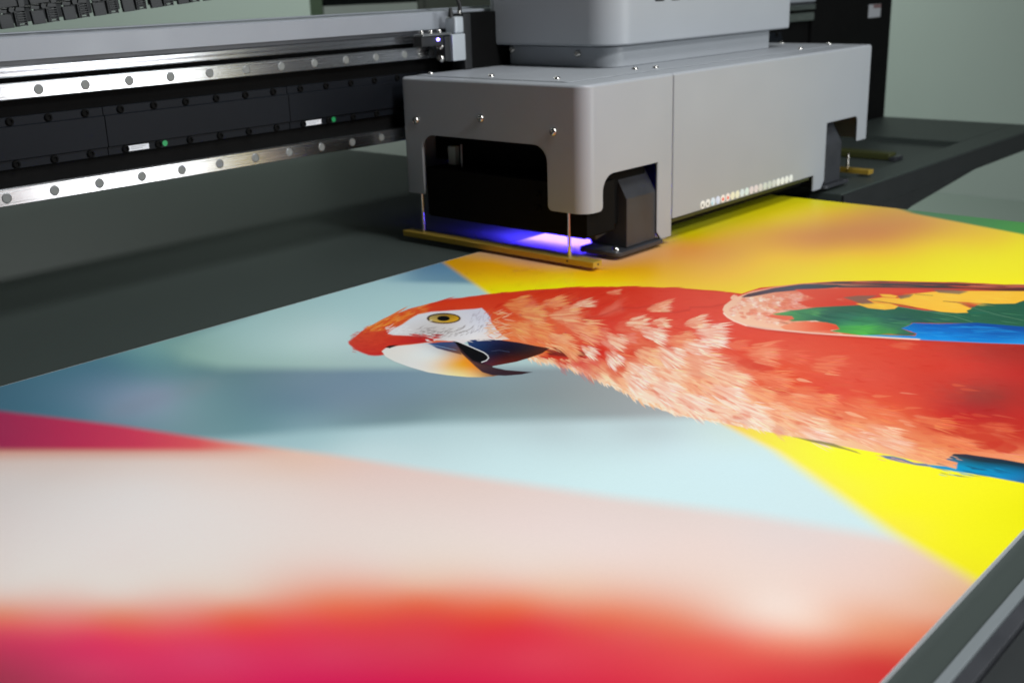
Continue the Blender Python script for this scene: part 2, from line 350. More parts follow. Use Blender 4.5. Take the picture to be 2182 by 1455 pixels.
PINK = [(-300, 920, 135, 28, 78), (0, 890, 177, 49, 99), (0, 930, 185, 43, 87), (0, 950, 200, 67, 90), (120, 905, 200, 61, 103), (150, 935, 213, 54, 92), (300, 925, 226, 68, 102), (300, 950, 237, 88, 99), (420, 945, 240, 92, 97), (500, 960, 246, 139, 123),  # left-hand colours raised, making up for light falling off to the left
        (0, 975, 249, 179, 151), (150, 965, 249, 132, 112), (200, 985, 242, 222, 212), (400, 975, 242, 213, 197), (560, 975, 248, 180, 154), (650, 985, 239, 211, 195), (0, 1010, 240, 232, 226), (300, 1040, 242, 237, 233), (600, 1030, 238, 224, 215),
        (800, 1000, 234, 211, 202), (0, 1100, 240, 234, 230), (300, 1120, 243, 236, 232), (700, 1100, 239, 227, 220), (1000, 1050, 232, 216, 208), (1100, 1120, 236, 222, 216), (1400, 1090, 226, 214, 208), (1500, 1160, 232, 216, 208), (1300, 1180, 236, 220, 212),
        (1700, 1130, 222, 212, 208), (1800, 1180, 226, 208, 200), (1900, 1160, 224, 206, 196), (1960, 1220, 224, 194, 176), (2040, 1240, 218, 184, 150), (1970, 1300, 222, 176, 150), (1900, 1250, 226, 198, 182), (2000, 1270, 220, 176, 148),
        (0, 1200, 240, 232, 226), (250, 1200, 243, 233, 227), (500, 1220, 241, 227, 217), (800, 1200, 239, 219, 208), (1100, 1220, 238, 214, 200), (1400, 1230, 234, 208, 194), (0, 1260, 240, 222, 212), (250, 1265, 243, 223, 212), (500, 1265, 241, 209, 191),
        (900, 1245, 238, 192, 168), (1200, 1262, 236, 186, 160), (0, 1305, 249, 146, 112), (250, 1310, 254, 139, 109), (500, 1300, 248, 133, 103), (700, 1282, 243, 134, 101), (900, 1275, 236, 128, 94), (1100, 1285, 236, 130, 96), (1300, 1305, 232, 130, 100), (1450, 1320, 230, 140, 112),
        (1660, 1295, 240, 222, 210), (1720, 1330, 238, 205, 186), (1600, 1310, 236, 205, 188), (1790, 1300, 232, 190, 168), (1560, 1260, 235, 212, 198), (1700, 1250, 234, 214, 202), (1850, 1330, 226, 160, 128), (1920, 1350, 222, 140, 108), (1960, 1340, 216, 132, 100),
        (1680, 1365, 234, 150, 125), (1550, 1360, 230, 118, 100), (1830, 1375, 220, 118, 92), (0, 1345, 230, 65, 90), (200, 1350, 238, 58, 92), (400, 1345, 241, 81, 95), (650, 1325, 238, 85, 85), (900, 1312, 230, 84, 76), (1150, 1325, 228, 80, 78),
        (1350, 1355, 226, 92, 86), (1500, 1400, 226, 84, 80), (1680, 1400, 222, 98, 86), (1850, 1410, 206, 66, 60), (1900, 1420, 200, 58, 54), (0, 1400, 193, 18, 76), (0, 1450, 169, 10, 67), (200, 1420, 220, 36, 94), (450, 1400, 228, 57, 105), (450, 1450, 224, 34, 91),
        (700, 1390, 226, 60, 95), (900, 1375, 222, 64, 84), (900, 1440, 218, 38, 80), (1150, 1400, 224, 66, 86), (1300, 1440, 220, 54, 74), (1500, 1450, 220, 66, 74), (1750, 1450, 206, 58, 62), (1870, 1455, 200, 56, 54), (-300, 1300, 235, 135, 123), (-300, 1450, 152, 7, 60), (-300, 1100, 240, 230, 226)]
YLOW = [(1560, 908, 252, 205, 90), (1620, 925, 254, 222, 80), (1680, 945, 255, 232, 70), (1750, 960, 255, 240, 58), (1800, 1000, 252, 240, 50), (1900, 1010, 248, 238, 42), (1900, 1080, 246, 236, 40), (2000, 1050, 242, 234, 34), (2000, 1150, 240, 230, 34), (2100, 1060, 238, 230, 24), (2100, 1150, 235, 228, 22),
        (2080, 1220, 232, 222, 28), (2182, 1080, 230, 224, 14), (2182, 1140, 230, 224, 16), (2400, 1100, 225, 218, 10), (1750, 1020, 248, 232, 74), (1880, 1120, 242, 226, 64)]
YUPP = [(850, 470, 200, 200, 225), (1000, 480, 210, 210, 230), (1150, 490, 215, 215, 232), (1060, 505, 215, 215, 232), (1130, 520, 215, 215, 230), (1210, 525, 212, 210, 225), (1250, 490, 215, 215, 230), (1235, 520, 214, 214, 232), (1270, 505, 214, 214, 230), (960, 545, 212, 158, 40), (985, 565, 214, 150, 28), (1050, 560, 224, 158, 18), (1060, 585, 232, 178, 10), (1130, 575, 224, 158, 22), (1040, 610, 250, 216, 0), (1090, 612, 254, 224, 0), (1200, 600, 252, 220, 4), (1300, 602, 250, 212, 18),  # pale lavender points under the lamp, painted so its glow reads whiter
        (1250, 575, 226, 162, 30), (1350, 565, 224, 158, 48), (1350, 605, 248, 205, 30), (1450, 600, 242, 190, 50), (1450, 560, 230, 165, 62), (1450, 520, 222, 158, 60), (1440, 500, 214, 200, 30), (1550, 590, 244, 192, 64), (1550, 540, 228, 165, 72), (1550, 495, 224, 182, 52), (1480, 490, 218, 204, 25), (1560, 465, 222, 208, 24),
        (1620, 440, 226, 214, 20), (1700, 425, 226, 216, 22), (1780, 428, 228, 218, 34), (1680, 460, 236, 205, 45), (1780, 450, 238, 195, 62), (1680, 500, 224, 158, 76), (1780, 490, 216, 150, 84), (1880, 480, 216, 150, 86), (1960, 475, 222, 158, 84), (1850, 455, 226, 170, 78), (1880, 505, 220, 150, 80), (1980, 462, 226, 172, 88),
        (1750, 520, 222, 156, 78), (1650, 550, 244, 194, 62), (1700, 580, 252, 210, 58), (1800, 550, 250, 205, 58), (1900, 560, 252, 216, 48), (1850, 595, 252, 224, 46), (2000, 580, 250, 228, 42), (2000, 530, 248, 214, 52), (2060, 500, 240, 196, 66), (2100, 550, 248, 228, 44), (2182, 520, 244, 226, 44), (2182, 580, 242, 230, 38), (2400, 560, 236, 226, 34), (2120, 510, 244, 208, 56)]
A, B = coarse(4)
big = 4000
m_pink = sstep((B - np.interp(A, [-600, 0, 120, 250, 480, 700, 900, 1300, 1600, 1870, 2600], [820, 876, 890, 906, 941, 968, 1000, 1058, 1096, 1140, 1250])) / np.interp(A, [0, 600, 1300, 1900], [16, 20, 36, 44]) + .5)
d_low = (A - np.interp(B, [880, 908, 960, 1130, 1240, 1500, 1900], [1500, 1550, 1650, 1890, 2080, 2500, 3100]))
m_low = sstep(d_low / np.interp(B, [900, 1000, 1240], [34, 64, 84]) + .5) * (B > 800)
d_up = (A - np.interp(B, [380, 540, 560, 600, 640, 700], [700, 925, 945, 1003, 1060, 1140]))
m_up = sstep(d_up / 22 + .5) * sstep((np.where(A > 2260, 1200, 715) - B) / 30)
MID = [p for p in BLUE if (p[1] > 792 or p[0] < 340) and p[2] < 172] + [(430, 770, 108, 148, 152), (520, 740, 112, 148, 156), (700, 740, 118, 148, 160), (1000, 740, 132, 154, 166), (900, 960, 125, 150, 155), (1300, 960, 150, 165, 166), (1500, 960, 165, 172, 172)]
LOW = [p for p in BLUE if p[1] > 915 and p[2] > 172] + [(700, 935, 176, 208, 212), (640, 950, 168, 202, 206), (900, 925, 190, 216, 219), (1250, 915, 196, 216, 218), (1450, 905, 196, 214, 215)]
UPP = [(360, 730, 138, 182, 176), (430, 765, 158, 198, 188), (450, 720, 164, 204, 198), (520, 700, 176, 214, 212), (560, 745, 182, 216, 212), (640, 690, 188, 221, 219), (700, 715, 202, 229, 229), (760, 660, 184, 220, 221), (850, 625, 182, 218, 220), (600, 778, 170, 203, 196), (720, 774, 178, 206, 202), (800, 700, 190, 222, 222), (800, 770, 178, 206, 204),
       (950, 612, 176, 214, 218), (1000, 620, 180, 216, 216), (900, 605, 172, 210, 216), (1100, 770, 180, 205, 204), (640, 750, 190, 222, 217)]
img = field(MID, A, B, e=0.5, rg=0.10)
PU = [(345, 732), (390, 770), (470, 785), (700, 787), (1000, 783), (1250, 780), (1250, 560), (830, 560), (500, 680)]
k = sstep(sdist(A, B, PU) / np.interp(A, [330, 430, 580, 800], [70, 40, 26, 24]) + .5)[..., None]
img = img * (1 - k) + field(UPP, A, B, e=0.4, rg=0.08) * k
k = (sstep((602 + (A - 880) * .02 - B) / 14 + .5) * sstep((A - 780) / 120))[..., None]
img = img * (1 - k) + field([(860, 596, 130, 172, 190), (900, 585, 112, 152, 176), (950, 575, 98, 142, 172), (985, 592, 108, 148, 170), (930, 560, 92, 134, 164)], A, B) * k
k = sstep((B - np.interp(A, [0, 480, 700, 900, 1200, 1450, 1700], [960, 934, 915, 903, 896, 889, 880])) / 30 + .5)[..., None]
img = img * (1 - k) + field(LOW, A, B, e=0.4, rg=0.08) * k
for a0, b0, ra, rb, cc, aa in [(330, 848, 55, 22, (150, 164, 186), .75), (270, 872, 60, 22, (138, 156, 176), .6), (420, 826, 50, 20, (138, 160, 168), .5)]:
    k = (np.exp(-((A - a0) / ra) ** 2 - ((B - b0 + (A - a0) * .25) / rb) ** 2) * aa)[..., None]; img = img * (1 - k) + srgb(cc) * k
k = m_pink[..., None]
pk = field([p for p in PINK if not (870 < p[1] < 990 and p[0] < 640)] + [(-300, 960, 222, 200, 190), (0, 970, 238, 216, 204), (200, 960, 240, 220, 208), (450, 950, 242, 216, 202), (640, 985, 236, 206, 188)], A, B, e=0.4, rg=0.08)
f1 = np.interp(A, [-300, 0, 300, 420, 520, 640], [1, 1, 1, .95, .6, 0])
wl = srgb(np.stack([np.interp(A, [-300, 0, 150, 300, 420, 520, 640], v) for v in ((124, 176, 204, 226, 236, 240, 240), (28, 44, 50, 66, 86, 134, 176), (74, 92, 94, 98, 96, 116, 148))], -1))
e_ = (sstep((990 - B) / 42) * f1 * .72)[..., None]; pk = pk * (1 - e_) + srgb((228, 132, 100)) * e_
e_ = (sstep((968 - B) / 20) * f1)[..., None]; pk = pk * (1 - e_) + wl * e_
pk = pk * np.array([1.03, .965, .955], np.float32)
img = img * (1 - k) + pk * k
k = m_low[..., None]; img = img * (1 - k) + field(YLOW, A, B) * k
k = m_up[..., None]; img = img * (1 - k) + field(YUPP, A, B) * k
gm = sstep((A - np.interp(B, [440, 455, 500, 520], [1900, 1945, 2182, 2260])) / 26 + .5) * (B < 640)
img = img * (1 - gm[..., None]) + field([(2000, 455, 84, 130, 92), (2120, 475, 76, 142, 80), (2182, 485, 76, 150, 74), (2300, 470, 66, 120, 66)], A, B) * gm[..., None]
IMG[:] = upsample(img, 4)

# --- the macaw
rnd = RNG.uniform
OUT = [(743, 733), (752, 722), (770, 706), (800, 690), (835, 672), (875, 657), (940, 641), (1000, 632), (1060, 625), (1130, 618), (1230, 612), (1330, 611), (1430, 613), (1520, 619), (1580, 626), (1620, 613), (1700, 606), (1850, 600), (2000, 601), (2182, 608), (3000, 690), (3000, 1200),
       (2182, 1024), (2080, 1006), (1980, 988), (1890, 968), (1780, 948), (1690, 930), (1600, 913), (1530, 900), (1440, 884), (1370, 858), (1320, 828), (1290, 816), (1255, 795), (1225, 788), (1190, 774), (1150, 766), (1128, 762), (1150, 748), (1000, 720), (870, 752), (812, 757), (775, 750)]
BODY = [(750, 735, 222, 66, 48), (800, 735, 218, 60, 42), (790, 705, 224, 86, 44), (840, 690, 232, 108, 46), (880, 668, 226, 78, 34), (950, 650, 222, 62, 30), (1030, 640, 220, 62, 34), (1060, 660, 222, 70, 40), (1130, 630, 216, 58, 30), (1250, 625, 214, 52, 30), (1350, 625, 216, 56, 34), (1450, 628, 220, 64, 44), (1540, 632, 222, 74, 54),
        (1150, 680, 230, 98, 56), (1100, 690, 234, 108, 60), (1080, 720, 236, 122, 68), (1250, 680, 218, 62, 40), (1200, 720, 230, 100, 66), (1350, 680, 220, 66, 46), (1450, 690, 222, 72, 52), (1530, 690, 222, 76, 58), (1250, 740, 216, 54, 38), (1300, 720, 222, 70, 50), (1230, 770, 216, 58, 36), (1300, 770, 230, 110, 76), (1380, 760, 238, 160, 120), (1450, 740, 232, 120, 88),
        (1260, 790, 246, 195, 148), (1330, 820, 248, 214, 182), (1400, 840, 246, 214, 188), (1400, 800, 246, 206, 172), (1500, 800, 244, 196, 160), (1480, 860, 244, 208, 178), (1560, 760, 226, 92, 66), (1600, 820, 234, 124, 88), (1560, 850, 244, 200, 166), (1580, 895, 240, 212, 188), (1650, 860, 240, 160, 118), (1680, 910, 238, 190, 150),
        (1650, 750, 224, 86, 62), (1750, 740, 220, 80, 58), (1750, 800, 222, 86, 62), (1720, 840, 224, 92, 66), (1800, 870, 228, 110, 76), (1780, 925, 236, 184, 144), (1850, 900, 232, 136, 92), (1900, 950, 236, 166, 118), (1880, 800, 214, 76, 58), (1900, 740, 212, 66, 48), (1950, 860, 208, 70, 50), (2000, 900, 204, 62, 44), (2000, 960, 230, 138, 88), (2000, 975, 232, 150, 100),
        (2050, 780, 202, 58, 46), (2090, 842, 150, 54, 48), (2060, 835, 168, 58, 50), (2130, 845, 158, 48, 42), (2000, 720, 196, 58, 44), (1950, 790, 206, 62, 46), (2100, 750, 172, 50, 42), (2100, 900, 186, 46, 36), (2150, 800, 184, 46, 40), (2182, 760, 165, 40, 34), (2182, 870, 178, 42, 36), (2182, 950, 200, 80, 54), (2150, 920, 188, 54, 38), (2100, 965, 226, 128, 84), (2182, 975, 228, 140, 92), (2400, 850, 160, 36, 32)]
# frayed edge first, then the body
for k in range(70):
    t = rnd(0, 1); stroke(np.interp(t, [0, .4, 1], [790, 752, 795]), np.interp(t, [0, .4, 1], [698, 734, 754]), PI + rnd(-.35, .35) + (.5 - t) * .9, rnd(6, 13), .9, (218, 70, 50), .7)
poly(OUT, BODY, soft=1.0)
top = [(775, 703), (835, 671), (940, 641), (1060, 625), (1230, 612), (1330, 611), (1430, 613), (1560, 623)]
for k in range(150):
    s = rnd(0, 1); i = min(int(s * 7), 6); t = s * 7 - i
    a = top[i][0] * (1 - t) + top[i + 1][0] * t; b = top[i][1] * (1 - t) + top[i + 1][1] * t
    sl = math.atan2(top[i + 1][1] - top[i][1], top[i + 1][0] - top[i][0])
    stroke(a, b + rnd(0.5, 2.5), sl + rnd(-.06, .01), rnd(18, 55), 1.2, (214, 60, 36) if a > 900 else (234, 120, 56), .8)
bot = [(1128, 761), (1160, 768), (1225, 786), (1255, 795), (1290, 814), (1330, 832), (1370, 856), (1440, 881), (1530, 898), (1600, 911), (1700, 930)]
for k in range(420):
    s = rnd(0, 1) ** 1.1; i = min(int(s * 10), 9); t = s * 10 - i
    a = bot[i][0] * (1 - t) + bot[i + 1][0] * t; b = bot[i][1] * (1 - t) + bot[i + 1][1] * t
    stroke(a - rnd(2, 14), b - rnd(3, 9), math.radians(rnd(25, 75) - 25 * s), rnd(10, 24), 1.7, [(250, 226, 200), (246, 205, 168), (244, 186, 140)][RNG.randint(3)], .85)
def flow(a, b):
    """direction in which the plumage lies"""
    f = np.clip((b - 640) / 260, 0, 1)
    return math.radians(3 + 20 * f * np.clip((1900 - a) / 500, .45, 1.2) + (16 if (a < 1300 and b > 700) else 0) + (-22 if (a < 1330 and b < 690 and a > 1050) else 0))
# low-contrast hairs all over the plumage
w = window(OUT[:19], 2)
NB = 2600
pa = RNG.uniform(1045, 2230, NB); pb_ = RNG.uniform(615, 1000, NB)
insd = sdist(pa.astype(np.float32), pb_.astype(np.float32), OUT)
cf = field(BODY, pa, pb_)
def unlin(c): c = np.clip(c, 0, 1); return np.where(c <= .0031308, c * 12.92, 1.055 * c ** (1 / 2.4) - .055) * 255
for a, b, d, c in zip(pa, pb_, insd, cf):
    if d < 7: continue
    pale = np.clip(1 - abs(b - (700 + (a - 1100) * .3)) / 170, 0.1, 1) * np.clip((1960 - a) / 420, .12, 1)
    c = unlin(c); k = RNG.normal(0, 1)
    cc = c + (np.array([20, 58, 62]) * pale * k * .55 if k > 0 else np.array([14, 34, 30]) * k * .6 * (0.45 + pale))
    stroke(a, b, flow(a, b) + RNG.normal(0, .09), rnd(16, 46), rnd(.7, 1.9), np.clip(cc, 0, 255), rnd(.25, .65), RNG.normal(0, .04))
# dark wedge behind the lower beak
poly([(1165, 742), (1210, 745), (1255, 752), (1262, 768), (1235, 776), (1190, 770), (1150, 762), (1140, 750)], (206, 52, 34), soft=3)
poly([(1160, 738), (1200, 742), (1250, 750), (1258, 758), (1220, 762), (1170, 757)], (112, 34, 28), soft=3.5, alpha=.9)
for k in range(40): stroke(1150 + rnd(-10, 110), 766 + rnd(-4, 3) + 0, rnd(.2, .7), rnd(12, 22), 1.5, (246, 196, 150), .7)
# overlapping small feathers, laid from the tail towards the head
FE = []
for row in range(20):
    bb = 622 + row * 20
    for a in np.arange(1075, 2260, 34 + row * .9):
        FE.append((a + RNG.normal(0, 8) + (row % 2) * 18, bb + RNG.normal(0, 5)))
FE = np.array(FE); FD = sdist(FE[:, 0].astype(np.float32), FE[:, 1].astype(np.float32), OUT); FC = field(BODY, FE[:, 0], FE[:, 1])
for i in np.argsort(-FE[:, 0] - 0.4 * RNG.uniform(0, 60, len(FE))):
    a, b = FE[i]
    if FD[i] < 8 + (16 if b < 665 else 0): continue
    base = unlin(FC[i])
    pale = np.clip(1.08 - abs(b - (708 + (a - 1120) * .34)) / 135, 0.05, 1) * np.clip((2060 - a) / 440, .10, 1)
    pale *= .55 if a < 1250 else 1
    k = RNG.normal(0, 1)
    tip = mixc(base, [(250, 224, 198), (248, 200, 160), (246, 176, 126)][RNG.randint(3)], .75 * pale) if k > -.5 else base - np.array([8, 26, 22]) * (.4 + pale)
    root = mixc(base, (230, 104, 66), .8 * pale) - np.array([6, 10, 8])
    big = pale > .4
    tuft(a, b, flow(a, b) + RNG.normal(0, .12), RNG.uniform(.34, .55) if big else RNG.uniform(.2, .34), RNG.uniform(46, 82) if big else RNG.uniform(40, 70), 8 if big else 5, np.clip(tip, 0, 255), wd=3.6 if big else 1.8, root=tuple(np.clip(root, 0, 255)), alpha=.30 + .45 * pale, body=1.0 if big else .3)
for k in range(170):                                        # streaks of red and peach through the belly
    a = RNG.uniform(1290, 2150); b = np.interp(a, [1290, 1450, 1700, 1900, 2182], [780, 815, 860, 905, 930]) + RNG.normal(0, 34)
    if sdist(np.array([a], np.float32), np.array([b], np.float32), OUT)[0] < 10: continue
    c = [(218, 88, 60), (238, 140, 96), (246, 190, 150), (226, 112, 78)][RNG.randint(4)]
    if a > 1850: c = mixc(c, (200, 66, 44), min((a - 1850) / 260, .75))
    stroke(a, b, flow(a, b) + RNG.normal(0, .08), RNG.uniform(24, 64), RNG.uniform(1.4, 3.6), tuple(c), RNG.uniform(.3, .6), RNG.normal(0, .05))
# red gaps and pale feather tips
PALE = (246, 206, 172); CREAM = (248, 226, 204); OR = (246, 168, 112); RED = (216, 66, 44)
for a, b, ln, ag in [(1345, 745, 36, .5), (1410, 735, 34, .4), (1388, 830, 20, .9), (1500, 812, 22, .6), (1520, 845, 24, .6), (1505, 868, 18, .7), (1570, 770, 60, .15), (1600, 778, 50, .2), (1590, 868, 26, .4), (1640, 828, 50, .2), (1735, 870, 46, .25), (1760, 884, 36, .3), (1960, 898, 70, .2), (2000, 915, 60, .2), (2050, 930, 90, .15), (2100, 945, 70, .15), (1640, 888, 30, .4)]:
    pts = [(a, b), (a + ln * .5, b - ln * .12 + ln * .5 * math.sin(ag) * .6), (a + ln, b + ln * math.sin(ag) * .8), (a + ln * .55, b + ln * .28 + ln * .4 * math.sin(ag) * .6)]
    poly(pts, (212, 66, 46) if a < 1900 else (192, 52, 36), soft=3.2, alpha=.75, sm=True)
T = [(1070, 650, .0, .5, 62, 16, (240, 150, 86)), (1100, 668, .1, .6, 70, 18, (244, 176, 112)), (1075, 690, .35, .5, 64, 16, (244, 168, 102)), (1120, 700, .3, .5, 66, 16, (244, 160, 98)), (1150, 650, -.15, .35, 60, 14, (244, 158, 104)), (1165, 672, .0, .4, 74, 18, (246, 188, 140)),
     (1215, 652, -.15, .3, 52, 9, PALE), (1165, 715, .4, .5, 60, 16, (246, 182, 130)), (1200, 690, .25, .45, 84, 20, (246, 180, 132)), (1235, 735, .6, .4, 46, 14, CREAM), (1190, 735, .55, .35, 52, 14, (244, 170, 118)), (1110, 735, .35, .4, 60, 14, (240, 140, 80)), (1240, 700, .15, .35, 40, 8, OR),
     (1290, 715, .4, .5, 52, 16, PALE), (1288, 748, .75, .55, 48, 18, CREAM), (1290, 625, -.12, .25, 36, 5, (236, 140, 104)), (1375, 660, -.15, .3, 58, 12, (246, 186, 146)), (1330, 690, .0, .45, 56, 14, PALE), (1385, 688, .0, .4, 44, 10, PALE), (1362, 704, .25, .4, 66, 18, CREAM), (1455, 692, -.15, .38, 58, 14, PALE),
     (1478, 708, .1, .5, 78, 26, CREAM), (1425, 722, .1, .5, 66, 14, (244, 178, 132)), (1452, 732, .25, .5, 72, 18, CREAM), (1350, 745, .45, .5, 72, 20, (246, 196, 152)), (1398, 742, .55, .6, 72, 20, CREAM), (1335, 775, .6, .6, 66, 20, CREAM), (1395, 785, .5, .55, 70, 20, PALE), (1455, 762, .25, .45, 90, 22, PALE), (1330, 800, .7, .6, 56, 20, CREAM),
     (1385, 815, .55, .6, 74, 22, CREAM), (1450, 800, .5, .5, 76, 20, (246, 190, 146)), (1440, 840, .5, .5, 80, 22, CREAM), (1520, 790, .4, .45, 90, 22, PALE), (1510, 825, .4, .45, 90, 22, CREAM), (1570, 822, .4, .35, 90, 18, (244, 170, 122)), (1585, 745, .02, .4, 84, 12, (238, 138, 100)), (1540, 735, .0, .3, 60, 8, (234, 116, 84)), (1650, 755, .1, .3, 80, 10, (230, 106, 78)), (1590, 755, .05, .5, 70, 14, (240, 150, 112)),
     (1600, 800, .2, .35, 100, 14, (240, 140, 100)), (1560, 858, .4, .4, 90, 22, CREAM), (1620, 870, .35, .35, 90, 18, (246, 190, 146)), (1680, 880, .35, .3, 90, 16, PALE), (1640, 840, .3, .3, 90, 14, (242, 152, 108)), (1730, 840, .2, .25, 60, 8, (240, 150, 100)), (1700, 855, .25, .3, 90, 12, (240, 142, 98)), (1690, 910, .35, .28, 100, 14, CREAM), (1780, 915, .3, .25, 100, 14, PALE), (1760, 895, .3, .25, 80, 12, (242, 160, 112)), (1840, 905, .28, .25, 90, 12, PALE), (1850, 930, .28, .25, 110, 14, (240, 206, 178)),
     (1940, 890, .2, .2, 110, 10, (232, 134, 86)), (1830, 870, .25, .25, 90, 10, (234, 128, 84)), (1980, 925, .25, .2, 110, 10, (234, 140, 92)), (1900, 950, .3, .25, 110, 12, (240, 170, 122)), (2060, 962, .2, .2, 120, 10, (232, 150, 104)), (1890, 735, .05, .2, 60, 6, (220, 96, 66)), (1730, 765, .05, .25, 80, 10, (230, 112, 82)), (1720, 780, .1, .3, 70, 10, (232, 124, 88)), (1800, 850, .2, .2, 80, 8, (230, 120, 82)), (2080, 905, .15, .2, 90, 6, (216, 100, 66))]
for i, t in enumerate(T):
    far = np.clip((t[0] - 1500) / 500, 0, 1)
    t = t[:4] + (t[4] * 1.12, int(t[5] * 1.3)) + t[6:]
    tuft(*t, wd=2.3 - .5 * far, alpha=.95 - .3 * far, root=(220, 84, 56), body=.6)
for a, b, a1, b1 in [(1240, 680, 1320, 658), (1320, 655, 1395, 650), (1410, 664, 1470, 660), (1470, 655, 1560, 645)]: line([(a, b), ((a + a1) / 2, (b + b1) / 2 + 4), (a1, b1)], 3, (184, 46, 34), .45, 3)
for k in range(26): stroke(rnd(1150, 1250), rnd(728, 742), rnd(.2, .5), rnd(18, 34), 1.3, [(240, 150, 96), (232, 110, 62), (246, 190, 140)][RNG.randint(3)], .7)
# face
Z1 = lambda pts: [(720 + x / 3.637, 580 + y / 3.637) for x, y in pts]
for k in range(520):                                        # orange forehead hairs
    t = rnd(0, 1); a = 775 + 125 * t + rnd(-8, 10); b = 712 - 48 * t ** .8 + rnd(-8, 14)
    stroke(a, b, math.radians(-30 + 16 * t) + RNG.normal(0, .10), rnd(12, 26), 1.0, [(244, 138, 46), (232, 98, 36), (248, 168, 76), (216, 60, 32)][RNG.randint(4)], .55)
poly(Z1([(80, 545), (110, 520), (150, 492), (230, 462), (330, 452), (390, 450), (430, 485), (560, 490), (690, 500), (770, 522), (650, 548), (480, 562), (360, 600), (338, 640), (290, 648), (230, 640), (140, 602)]), [(750, 733, 216, 66, 50), (790, 715, 222, 76, 44), (800, 740, 216, 56, 40), (860, 722, 210, 48, 38), (900, 723, 190, 40, 40)], soft=2.4, sm=True)
for k in range(120): stroke(745 + rnd(0, 80), 725 + rnd(-18, 24), math.radians(rnd(-15, 15)), rnd(10, 22), 1.1, [(226, 76, 50), (204, 46, 34), (214, 58, 40)][RNG.randint(3)], .5)
FACE = Z1([(385, 475), (430, 440), (500, 405), (560, 362), (620, 328), (720, 308), (900, 296), (1050, 286), (1115, 278), (1150, 310), (1180, 350), (1190, 390), (1225, 440), (1275, 490), (1330, 520), (1200, 528), (1000, 530), (900, 535), (770, 528), (690, 502), (560, 492), (430, 488)])
line(Z1([(360, 462), (430, 425), (500, 388), (560, 346), (620, 312), (720, 292), (900, 280)]), 7, (214, 58, 36), .6, 5)
poly(FACE, [(840, 705, 228, 228, 230), (880, 680, 226, 228, 232), (950, 665, 224, 224, 228), (1020, 665, 216, 214, 226), (1030, 690, 226, 226, 236), (960, 700, 222, 216, 212), (920, 705, 206, 200, 198), (880, 705, 222, 218, 216), (1000, 715, 240, 238, 240), (1060, 720, 240, 222, 210), (980, 722, 236, 232, 232)], soft=1.4)
for k in range(46):                                         # fine dark feather lines of the bare face
    t = k / 45
    th = math.radians(150 - 150 * t); a = 945 + (34 + 36 * (k % 3) / 2 + 8) * math.cos(th); b = 690 + (13 + 9 * (k % 3) / 2) * math.sin(th) + 6
    stroke(a, b, math.radians(-20 - 20 * math.cos(th)) , rnd(8, 18), .7, (92, 70, 66), .5, rnd(-.1, .1))
for k in range(60): stroke(rnd(885, 1000), rnd(698, 715), math.radians(rnd(-35, -5)), rnd(6, 18), .55, (120, 104, 100), .45)
for k in range(40): stroke(rnd(1000, 1042), rnd(668, 712), math.radians(rnd(-75, -40)), rnd(8, 18), .6, (150, 138, 150), .5)
for k in range(40): stroke(rnd(820, 870), rnd(696, 712), math.radians(rnd(-40, -10)), rnd(8, 16), .9, (240, 240, 240), .6)
for k in range(60): stroke(rnd(1030, 1075), rnd(664, 722), math.radians(rnd(-35, 30)), rnd(16, 34), 1.2, [(244, 176, 118), (240, 196, 160), (226, 96, 52)][RNG.randint(3)], .6)
for k in range(30): stroke(rnd(870, 930), rnd(712, 722), math.radians(rnd(0, 12)), rnd(10, 26), 1.1, [(176, 34, 38), (214, 58, 44)][RNG.randint(2)], .7)
ell = lambda cx, cy, rx, ry, n=28: [(cx + rx * math.cos(t), cy + ry * math.sin(t)) for t in np.linspace(0, 2 * PI, n + 1)[:-1]]
poly(ell(945.5, 679, 37, 12.2), (196, 150, 120), soft=1.6, alpha=.45)
poly(ell(945.5, 678.4, 36, 11.2), (46, 26, 20), soft=.9)
poly(ell(946, 678.4, 32, 9), [(918, 680, 200, 178, 110), (930, 684, 206, 170, 70), (960, 684, 208, 158, 44), (972, 676, 212, 164, 40), (950, 671, 120, 90, 36), (930, 674, 170, 140, 70)], soft=.8)
poly(ell(945, 678.6, 13.5, 5.4), (14, 12, 12), soft=.7)
poly(ell(918, 683, 3.5, 1.6), (236, 226, 190), soft=.8, alpha=.8)
# beak
poly(Z1([(340, 612), (370, 588), (470, 570), (560, 562), (690, 546), (760, 552), (850, 560), (930, 580), (980, 640), (1040, 700), (1110, 760), (1180, 785), (1260, 795), (1200, 808), (1100, 814), (1000, 812), (850, 798), (700, 776), (560, 736), (440, 692), (370, 655)]),
     [(820, 750, 238, 234, 226), (850, 760, 236, 234, 226), (880, 745, 238, 236, 230), (900, 770, 236, 234, 226), (940, 760, 232, 226, 214), (930, 740, 214, 212, 212), (960, 745, 190, 168, 158), (975, 752, 214, 160, 112), (1000, 768, 244, 150, 46), (1010, 780, 242, 140, 44), (960, 776, 248, 182, 78), (930, 786, 240, 224, 200), (990, 798, 248, 220, 150), (1020, 800, 236, 180, 110), (980, 785, 250, 186, 90), (900, 790, 236, 232, 222), (1040, 795, 150, 100, 70)], soft=1.0)
poly(Z1([(890, 536), (960, 545), (1160, 640), (1200, 730), (1180, 790), (1110, 765), (1040, 705), (970, 640), (920, 590)]), (58, 38, 42), soft=1.2)
poly(Z1([(370, 580), (400, 568), (465, 564), (440, 575), (400, 590)]), (36, 22, 22), soft=1.2)
poly(Z1([(700, 552), (800, 542), (905, 540), (945, 600), (960, 640), (850, 612), (770, 590)]), [(920, 730, 52, 84, 140), (950, 735, 62, 78, 120), (965, 745, 84, 70, 80), (980, 752, 130, 84, 60)], soft=1.3)
